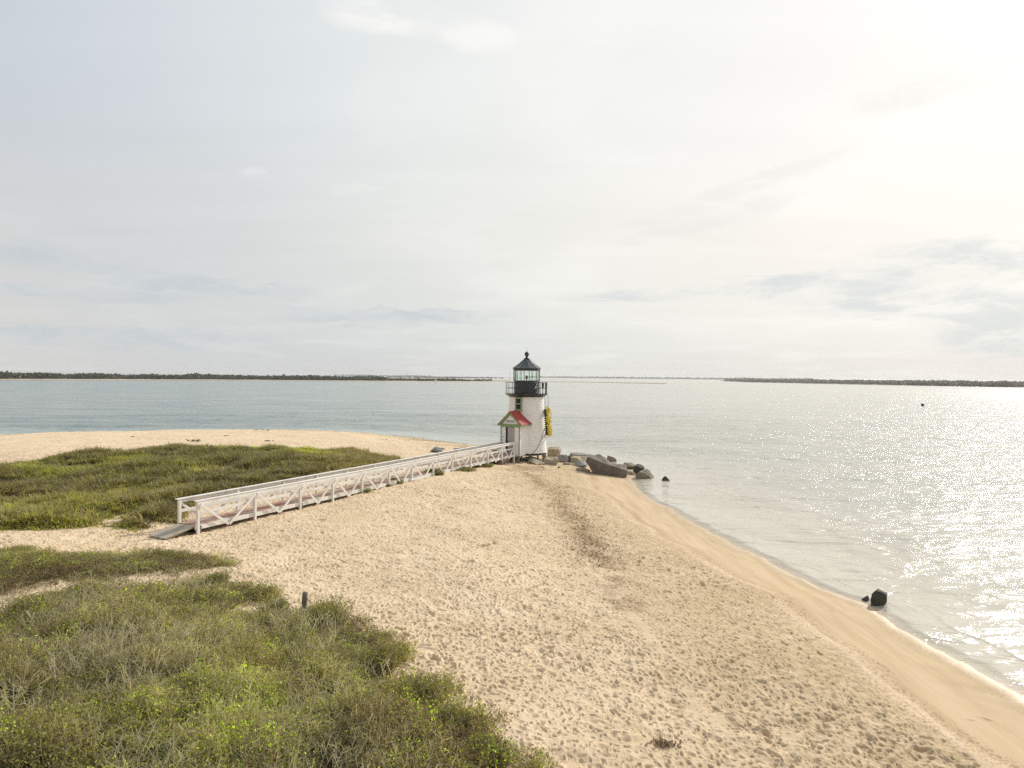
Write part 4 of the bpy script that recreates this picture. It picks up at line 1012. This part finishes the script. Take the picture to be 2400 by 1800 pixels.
# ------------------------------------------------------------------ rocks
def rock(bbox, label, mat='grey', depth=1.0, rz=0., tilt=0., seed=1, base=None, tp=.75, name='boulder', cat='boulder', group='granite boulders on the point', dy=0., sink=.12, z=None):
    """bbox = photo pixels x0,y0,x1,y1 of the visible rock"""
    x0, y0, x1, y1 = bbox; cx = (x0+x1)/2
    gx, gy, gz = ground(cx, base or y1)
    if z is not None: gz = z; gx, gy = at_z(cx, base or y1, z)
    k = gy/F; w = (x1-x0)*k; h = (y1-y0)*k; dp = depth*min(w, h*2.2)
    # part of the visible height is the top face seen from above
    pitch_ = (H-gz)/gy; h = max(h-dp*pitch_*.8, h*.55)
    gy += dp/2+dy; gx *= gy/(gy-dp/2-dy)
    rg = random.Random(seed); bm = bmesh.new()
    for _ in range(15):
        v = Vector((rg.gauss(0, 1), rg.gauss(0, 1), rg.gauss(0, 1))).normalized()
        e = 4.5; s_ = (abs(v.x)**e+abs(v.y)**e+abs(v.z)**e)**(-1/e); p = v*s_
        f_ = 1-(1-tp)*max(p.z, 0)*.9
        bm.verts.new((p.x*f_*w/2*rg.uniform(.88, 1.04), p.y*f_*dp/2*rg.uniform(.88, 1.05), p.z*(h+sink)/2*rg.uniform(.9, 1.03)))
    r = bmesh.ops.convex_hull(bm, input=bm.verts); bmesh.ops.delete(bm, geom=list({g for g in r['geom_interior']+r['geom_unused'] if isinstance(g, bmesh.types.BMVert)}), context='VERTS')
    bmesh.ops.rotate(bm, verts=bm.verts, cent=(0, 0, 0), matrix=Matrix.Rotation(rz, 3, 'Z') @ Matrix.Rotation(tilt, 3, 'Y'))
    zlo = min(gz, hz(gx, gy) if z is None else -.15)-sink; ztop_ = gz+h; hh_ = ztop_-zlo
    for i_, (size_) in enumerate((w, dp, hh_)):
        lo_ = min(v.co[i_] for v in bm.verts); hi_ = max(v.co[i_] for v in bm.verts)
        for v in bm.verts: v.co[i_] = ((v.co[i_]-lo_)/(hi_-lo_)-.5)*size_
    bmesh.ops.bevel(bm, geom=list(bm.edges), offset=min(w, h)*.022, segments=2, profile=.6, affect='EDGES')
    bmesh.ops.triangulate(bm, faces=bm.faces)
    for it in range(2):
        L = min(w, h)*(.30 if it == 0 else .16); ee = [e_ for e_ in bm.edges if e_.calc_length() > L]
        bmesh.ops.subdivide_edges(bm, edges=ee, cuts=1); bmesh.ops.triangulate(bm, faces=bm.faces)
    from mathutils import noise as mn
    for v in bm.verts:
        q = v.co*(1.6/max(h, .3))+Vector((seed*3.1, 0, 0)); v.co += v.normal*(mn.fractal(q, 1., 2., 4)*.045*min(w, h)) if v.normal.length else Vector()
    me = bpy.data.meshes.new(name); bm.to_mesh(me); bm.free(); me.materials.append(ROCKS[mat])
    o = link(bpy.data.objects.new(name, me)); o.location = (gx, gy, (zlo+ztop_)/2); tag(o, label, cat, group); return o
def zb3(x0, y0, x1, y1): s = 350/2212.; return (1250+x0*s, 1020+y0*s, 1250+x1*s, 1020+y1*s)
def zb1(x0, y0, x1, y1): s = 220/1217.; return (1130+x0*s, 800+y0*s, 1130+x1*s, 800+y1*s)
rock(zb3(345, 275, 515, 405), 'rounded blue-grey boulder right of the block with the orange top', 'slate', 1., .3, 0, 3)
rock(zb1(500, 1480, 800, 1572), 'long low grey slab lying in front of the tower piles', 'grey', 1., .1, 0, 5, dy=.4)
rock(zb1(588, 1510, 800, 1602), 'pale layered boulder on the sand, nearest of those before the tower', 'tan', .9, -.1, .06, 6)
rock(zb3(480, 280, 600, 402), 'dark boulder in the shadow between blue-grey and wedge-shaped rocks', 'brown', .8, 0, 0, 7)
rock(zb3(600, 385, 815, 480), 'small grey boulder propped against the left end of the longest boulder', 'slate', 1., .4, -.1, 10)
rock(zb3(625, 478, 850, 546), 'lowest flat dark stone half buried below the pile', 'brown', .8, 0, .05, 11)
def outline_rock(front, back, depth, label, mat='brown', S_=(1250, 1020, 350/2212.), group='granite boulders on the point', low=None, bev=.05, amp=.05, fo=None, dy=0., z=None):
    T_ = lambda c: (S_[0]+c[0]*S_[2], S_[1]+c[1]*S_[2]); n = len(front)
    yb = max(c[1] for c in front); cx = sum(c[0] for c in front)/n
    if z is None: gx, gy, gz = ground(*T_((cx, yb)))
    else: gx, gy = at_z(*T_((cx, yb)), z); gz = z
    gy += dy; bm = bmesh.new(); O = Vector((gx, gy, gz)); yt = min(c[1] for c in front)
    f_ = [bm.verts.new(at_y(*T_(c), gy+(fo[i] if fo else .12*depth*(yb-c[1])/(yb-yt)))-O) for i, c in enumerate(front)]
    b_ = [bm.verts.new(at_y(*T_(c), gy+depth)-O) for c in back]
    for vs, cs, dz in ((f_, front, .15), (b_, back, .5)):
        for v, c in zip(vs, cs):
            if c[1] > yt+.62*(yb-yt): v.co.z -= dz
    bm.faces.new(f_); bm.faces.new(b_[::-1])
    for i in range(n): bm.faces.new((f_[i], b_[i], b_[(i+1) % n], f_[(i+1) % n]))
    bmesh.ops.recalc_face_normals(bm, faces=bm.faces)
    bmesh.ops.bevel(bm, geom=list(bm.edges), offset=bev, segments=2, profile=.6, affect='EDGES'); bmesh.ops.triangulate(bm, faces=bm.faces)
    for L in (.5, .25, .12):
        bmesh.ops.subdivide_edges(bm, edges=[e for e in bm.edges if e.calc_length() > L], cuts=1); bmesh.ops.triangulate(bm, faces=bm.faces)
    from mathutils import noise as mn
    bm.normal_update()
    for v in bm.verts: v.co += v.normal*mn.fractal(v.co*2+O, 1., 2., 4)*amp
    me = bpy.data.meshes.new('boulder'); bm.to_mesh(me); bm.free(); me.materials.append(ROCKS[mat]); o = link(bpy.data.objects.new('boulder', me)); o.location = O
    return tag(o, label, 'boulder', group)
outline_rock([(785, 400), (875, 520), (1140, 592), (1370, 600), (1392, 500), (1250, 478), (1085, 432), (800, 318)],
             [(790, 395), (860, 470), (1120, 500), (1385, 535), (1385, 442), (1155, 416), (1062, 318), (905, 296)], 1.5, 'longest boulder of the pile, huge dark slab with pale sloping top', 'umber', fo=(.25, .05, 0, .1, .15, .12, .12, .3))
outline_rock([(208, 218), (300, 202), (385, 218), (392, 275), (350, 305), (215, 322)], [(212, 182), (280, 172), (375, 166), (413, 200), (416, 268), (215, 300)], 1.0, 'upright boulder with orange top just right of the tower foot', 'orange')
outline_rock([(158, 352), (295, 374), (365, 346), (355, 412), (290, 447), (165, 420)], [(198, 322), (290, 318), (362, 320), (366, 380), (300, 400), (198, 398)], .8, 'square tan boulder with dark left face, in front of the tower corner', 'tan')
outline_rock([(1508, 592), (1560, 548), (1640, 562), (1705, 602), (1792, 642), (1700, 657), (1560, 650), (1518, 622)], [(1535, 560), (1600, 520), (1680, 492), (1725, 520), (1788, 615), (1700, 630), (1580, 622), (1535, 602)], .8, 'pointed two-tone boulder, last of the pile at the water', 'brown')
outline_rock([(1488, 472), (1540, 452), (1600, 492), (1648, 490), (1565, 562), (1530, 590), (1478, 545)], [(1493, 440), (1560, 425), (1612, 430), (1652, 475), (1602, 530), (1540, 560), (1495, 520)], .8, 'dark cracked blocky boulder near the seaward end of the pile', 'dark', dy=.7)
outline_rock([(540, 266), (640, 286), (905, 302), (905, 330), (700, 330), (550, 305)], [(556, 256), (650, 252), (830, 272), (898, 290), (700, 305), (566, 292)], .9, 'long thin flat slab at the seaward back of the pile', 'grey', dy=.5)
outline_rock([(548, 332), (640, 332), (738, 386), (722, 408), (610, 416), (556, 388)], [(568, 302), (680, 304), (802, 310), (792, 382), (620, 392), (572, 370)], .9, 'tan wedge-shaped boulder left of the longest boulder', 'tan')
outline_rock([(583, 440), (600, 382), (640, 347), (700, 367), (742, 387), (738, 440), (712, 480), (706, 508), (590, 494)], [(600, 430), (610, 370), (655, 330), (690, 345), (741, 370), (742, 430), (715, 460), (700, 480), (610, 470)], .45,
             'tall dark wet rock at the water edge on the right beach', 'dark', (1900, 1300, 500/2074.), 'dark rocks in the shallows', bev=.02, amp=.03)
rock(zb3(1070, 320, 1232, 424), 'small dark boulder sticking out behind the longest boulder', 'brown', 1., 0, .1, 13, dy=1.4)
rock(zb3(1290, 420, 1500, 520), 'brown boulder at the right shoulder of the longest boulder', 'brown', .9, .2, 0, 14, dy=.9)
rock(zb3(1380, 520, 1500, 588), 'small pale stone on the sand beside the right end of the longest boulder', 'tan', .9, 0, 0, 16)
rock(zb3(860, 300, 1080, 400), 'mid grey boulder hidden behind the longest boulder', 'slate', 1., .1, 0, 40, dy=1.7)
rock(zb3(420, 395, 600, 440), 'flat half buried stone between the square tan boulder and the pile', 'tan', .9, .1, 0, 41)
rock(zb3(1300, 490, 1400, 540), 'little stone wedged at the right end of the longest boulder', 'brown', .9, .1, 0, 42, name='stone', cat='stone')
rock(zb3(350, 460, 400, 490), 'lone dark pebble on the sand before the boulders', 'dark', .9, .1, 0, 43, name='stone', cat='stone')
rock(zb3(1640, 560, 1700, 600), 'small stone seaward of the pointed two-tone boulder', 'dark', .9, .1, 0, 44, name='stone', cat='stone', dy=.5)
rock(zb3(1900, 600, 2022, 680), 'small black rock alone in the water off the pile', 'dark', .9, 0, 0, 19, tp=.4, z=0., group='dark rocks in the shallows')
rock((2018, 1393, 2041, 1411), 'small dark wet rock just left of the tall rock at the water edge', 'dark', 1.1, .3, .3, 21, tp=.4, group='dark rocks in the shallows')
rock((2068, 1428, 2079, 1434), 'tiny dark stone on the wet sand below the tall rock', 'dark', 1., 0, 0, 22, name='stone', cat='stone', group='dark rocks in the shallows', sink=.05)
rock((2096, 1436, 2114, 1442), 'tiny flat dark stone in the swash right of the tall rock', 'dark', 1., 0, 0, 23, name='stone', cat='stone', group='dark rocks in the shallows', sink=.05)
rock((1008, 1046, 1043, 1061), 'grey wedge-shaped rock on the back beach left of the boardwalk end', 'slate', .9, 0, -.25, 24, tp=.3, group='rocks behind the boardwalk')
rock((1062, 1049, 1088, 1058), 'low pale rock behind the boardwalk rail nearer the porch', 'slate', .9, 0, 0, 25, group='rocks behind the boardwalk')
rock((1096, 1050, 1128, 1063), 'grey rock behind the boardwalk rail midway to the porch', 'grey', .9, .2, .1, 26, group='rocks behind the boardwalk')
rock((1150, 1052, 1172, 1066), 'brown rock behind the rail beside the porch', 'brown', .9, .2, 0, 27, group='rocks behind the boardwalk')
rock((1163, 1074, 1186, 1090), 'dark stone in the shade under the boardwalk end by the porch pile', 'brown', .9, .2, 0, 28, group='rocks behind the boardwalk')

# ------------------------------------------------------------------ wrack, driftwood, buoy, sailboat, gulls
def wrack_bits():
    V = []
    def add(n, xs, ys, ln):
        z_, _ = heights(xs, ys, True); th = RNG.random(n)*6.28; l = ln*(.3+RNG.random(n)); w_ = .008+.012*RNG.random(n)
        a = np.stack([np.cos(th)*l, np.sin(th)*l, RNG.normal(size=n)*.02], 1); b = np.stack([-np.sin(th)*w_, np.cos(th)*w_, 0*th+.012], 1); p = np.stack([xs, ys, z_+.02+.03*RNG.random(n)], 1)
        V.append(np.stack([p-a-b, p+a-b, p+a+b, p-a+b], 1).reshape(-1, 3))
    for w_, n in zip(WPATCH, (500, 260, 480, 90)):
        P_ = np.array(w_); c = P_.mean(0); s_ = P_.std(0)+.25
        add(n, c[0]+RNG.normal(size=n)*s_[0]*1.1, c[1]+RNG.normal(size=n)*s_[1]*1.1, .035)
    x_, y_, _ = ground(1556, 1746); add(150, x_+RNG.normal(size=150)*.12, y_+RNG.normal(size=150)*.06, .018)
    n = 4500; xs = RNG.uniform(-75, 3, n); ys = RNG.uniform(60, 92, n); dd = sdist(xs, ys, SHORE); k = (dd > 1) & (dd < 13) & (fbm(xs*.35, ys*1.6, .5, 85, 4) > .56); xs, ys = xs[k], ys[k]; add(len(xs), xs, ys, .12)
    v = np.concatenate(V); o = np_mesh('seaweed_wrack', v, np.arange(len(v)).reshape(-1, 4), surf('dry_seaweed', (.34, .25, .155), .9, .3, 8)); tag(o, 'dry brown seaweed scattered in patches over the sand', 'seaweed', kind='stuff')
wrack_bits()
def brush(px, py, ln, label, n=26):
    x_, y_, z_ = ground(px, py); m = MB(); rg = random.Random(px)
    for _ in range(n):
        a = Vector((rg.uniform(-ln, ln), rg.uniform(-.2, .2), 0)); d_ = Vector((rg.uniform(-.5, .5)*ln, rg.uniform(-.3, .3)*ln, rg.uniform(.02, .38)*ln))
        m.tube([a, a+d_*.5+Vector((0, 0, .05)), a+d_], [.035, .028, .012], 5)
    o = m.build('driftwood', surf('dark_driftwood', (.12, .09, .065), .9)); o.location = (x_, y_, z_-.02); tag(o, label, 'driftwood', 'driftwood on the back beach')
brush(456, 1034, .6, 'largest dark tangle of driftwood on the back beach above the grassy mound')
brush(310, 1024, .18, 'small dark driftwood lump near the waterline, leftmost on the back beach', 10)
brush(530, 1022, .22, 'dark driftwood lump near the waterline right of the largest tangle', 14)
brush(632, 1034, .4, 'low driftwood pile on the back beach nearest the boardwalk', 14)

def buoy():
    x_, y_ = at_z(2162, 951, 0); m = MB(); m.lathe([(.40, -.5), (.46, -.45), (.46, .62), (.42, .66), (.18, .68), (.14, .80), (.05, .82)], 16); o = m.build('mooring_buoy', BUOYM)
    o.location = (x_, y_, 0); o.rotation_euler = (0, .12, 0); tag(o, 'dark blue can buoy floating in the glittering water at right', 'buoy')
buoy()
def sailboat():
    d0 = 880.; a = (1021-CX)/F; root = empty('sailboat', (d0*a, d0, 0)); tag(root, 'tiny white sailboat off the far spit left of the lighthouse', 'sailboat')
    m = MB(); vs = []
    for s_ in (-1, -.5, 0, .5, .8, 1):
        w_ = .62*(1-max(s_, 0)**2)*(1 if s_ > -.9 else .8); vs += [(s_*2.3, -w_, .55), (s_*2.3, 0, -.2), (s_*2.3, w_, .55)]
    f_ = []
    for i in range(5): k = i*3; f_ += [(k, k+1, k+4, k+3), (k+1, k+2, k+5, k+4), (k, k+3, k+5, k+2)]
    f_ += [(0, 2, 1), (15, 16, 17)]; m.verts_faces(vs, f_); m.build('hull', SAILM, root)
    m = MB(); m.tube([(.5, 0, .3), (.35, 0, 4.9)], .05, 6); m.build('mast', GREYW, root)
    m = MB(); m.verts_faces([(.42, 0, .95), (-1.9, .25, .9), (.33, 0, 4.8), (-.9, .22, 2.7), (.42, .03, .95), (-1.9, .28, .9), (.33, .03, 4.8), (-.9, .25, 2.7)], [(0, 1, 3, 2), (4, 6, 7, 5), (0, 4, 5, 1), (1, 5, 7, 3), (3, 7, 6, 2), (2, 6, 4, 0)]); m.build('mainsail', SAILM, root)
    m = MB(); m.verts_faces([(.55, 0, .9), (2.2, 0, .65), (.42, 0, 4.0), (.55, .03, .9), (2.2, .03, .65), (.42, .03, 4.0)], [(0, 1, 2), (5, 4, 3), (0, 3, 4, 1), (1, 4, 5, 2), (2, 5, 3, 0)]); m.build('jib', SAILM, root)
    root.rotation_euler[2] = .35
sailboat()
def gull(px, py, rz, label):
    x_, y_, z_ = ground(px, py); rg = random.Random(px); m = MB()
    prof = [(-.27, .015, .20), (-.20, .035, .21), (-.08, .075, .22), (.05, .085, .24), (.13, .06, .28), (.17, .04, .33), (.20, .042, .37), (.235, .034, .375), (.26, .012, .37), (.30, .006, .365)]
    m.tube([(a, 0, c) for a, b, c in prof], [b for a, b, c in prof], 8)
    for s_ in (-1, 1): m.tube([(0, s_*.03, .18), (.01, s_*.03, 0)], [.012, .008], 5)
    o = m.build('gull', surf('gull_plumage', (.55, .53, .50), .8)); o.location = (x_, y_, z_); o.rotation_euler[2] = rz; tag(o, label, 'gull', 'gulls on the back beach')
gull(601, 1012, .3, 'gull at the back shoreline, leftmost of the three')
gull(616, 1011, 2.8, 'gull at the back shoreline, middle one of the three')
gull(628, 1013, .1, 'gull at the back shoreline, rightmost of the three')

# ------------------------------------------------------------------ haze
def haze(dens, top=14.):
    m = bpy.data.materials.new('haze'); m.use_nodes = True; nt = m.node_tree; nt.nodes.clear()
    o = nt.nodes.new('ShaderNodeOutputMaterial'); v = nt.nodes.new('ShaderNodeVolumePrincipled'); nt.links.new(v.outputs[0], o.inputs['Volume'])
    v.inputs['Color'].default_value = (.92, .93, .95, 1); v.inputs['Density'].default_value = dens; v.inputs['Anisotropy'].default_value = .3
    b = MB(); b.box((0, 0, (top-3.4)/2), (44000, 44000, top+3.4)); ob = b.build('haze', m); tag(ob, kind='stuff')
haze(.00013)
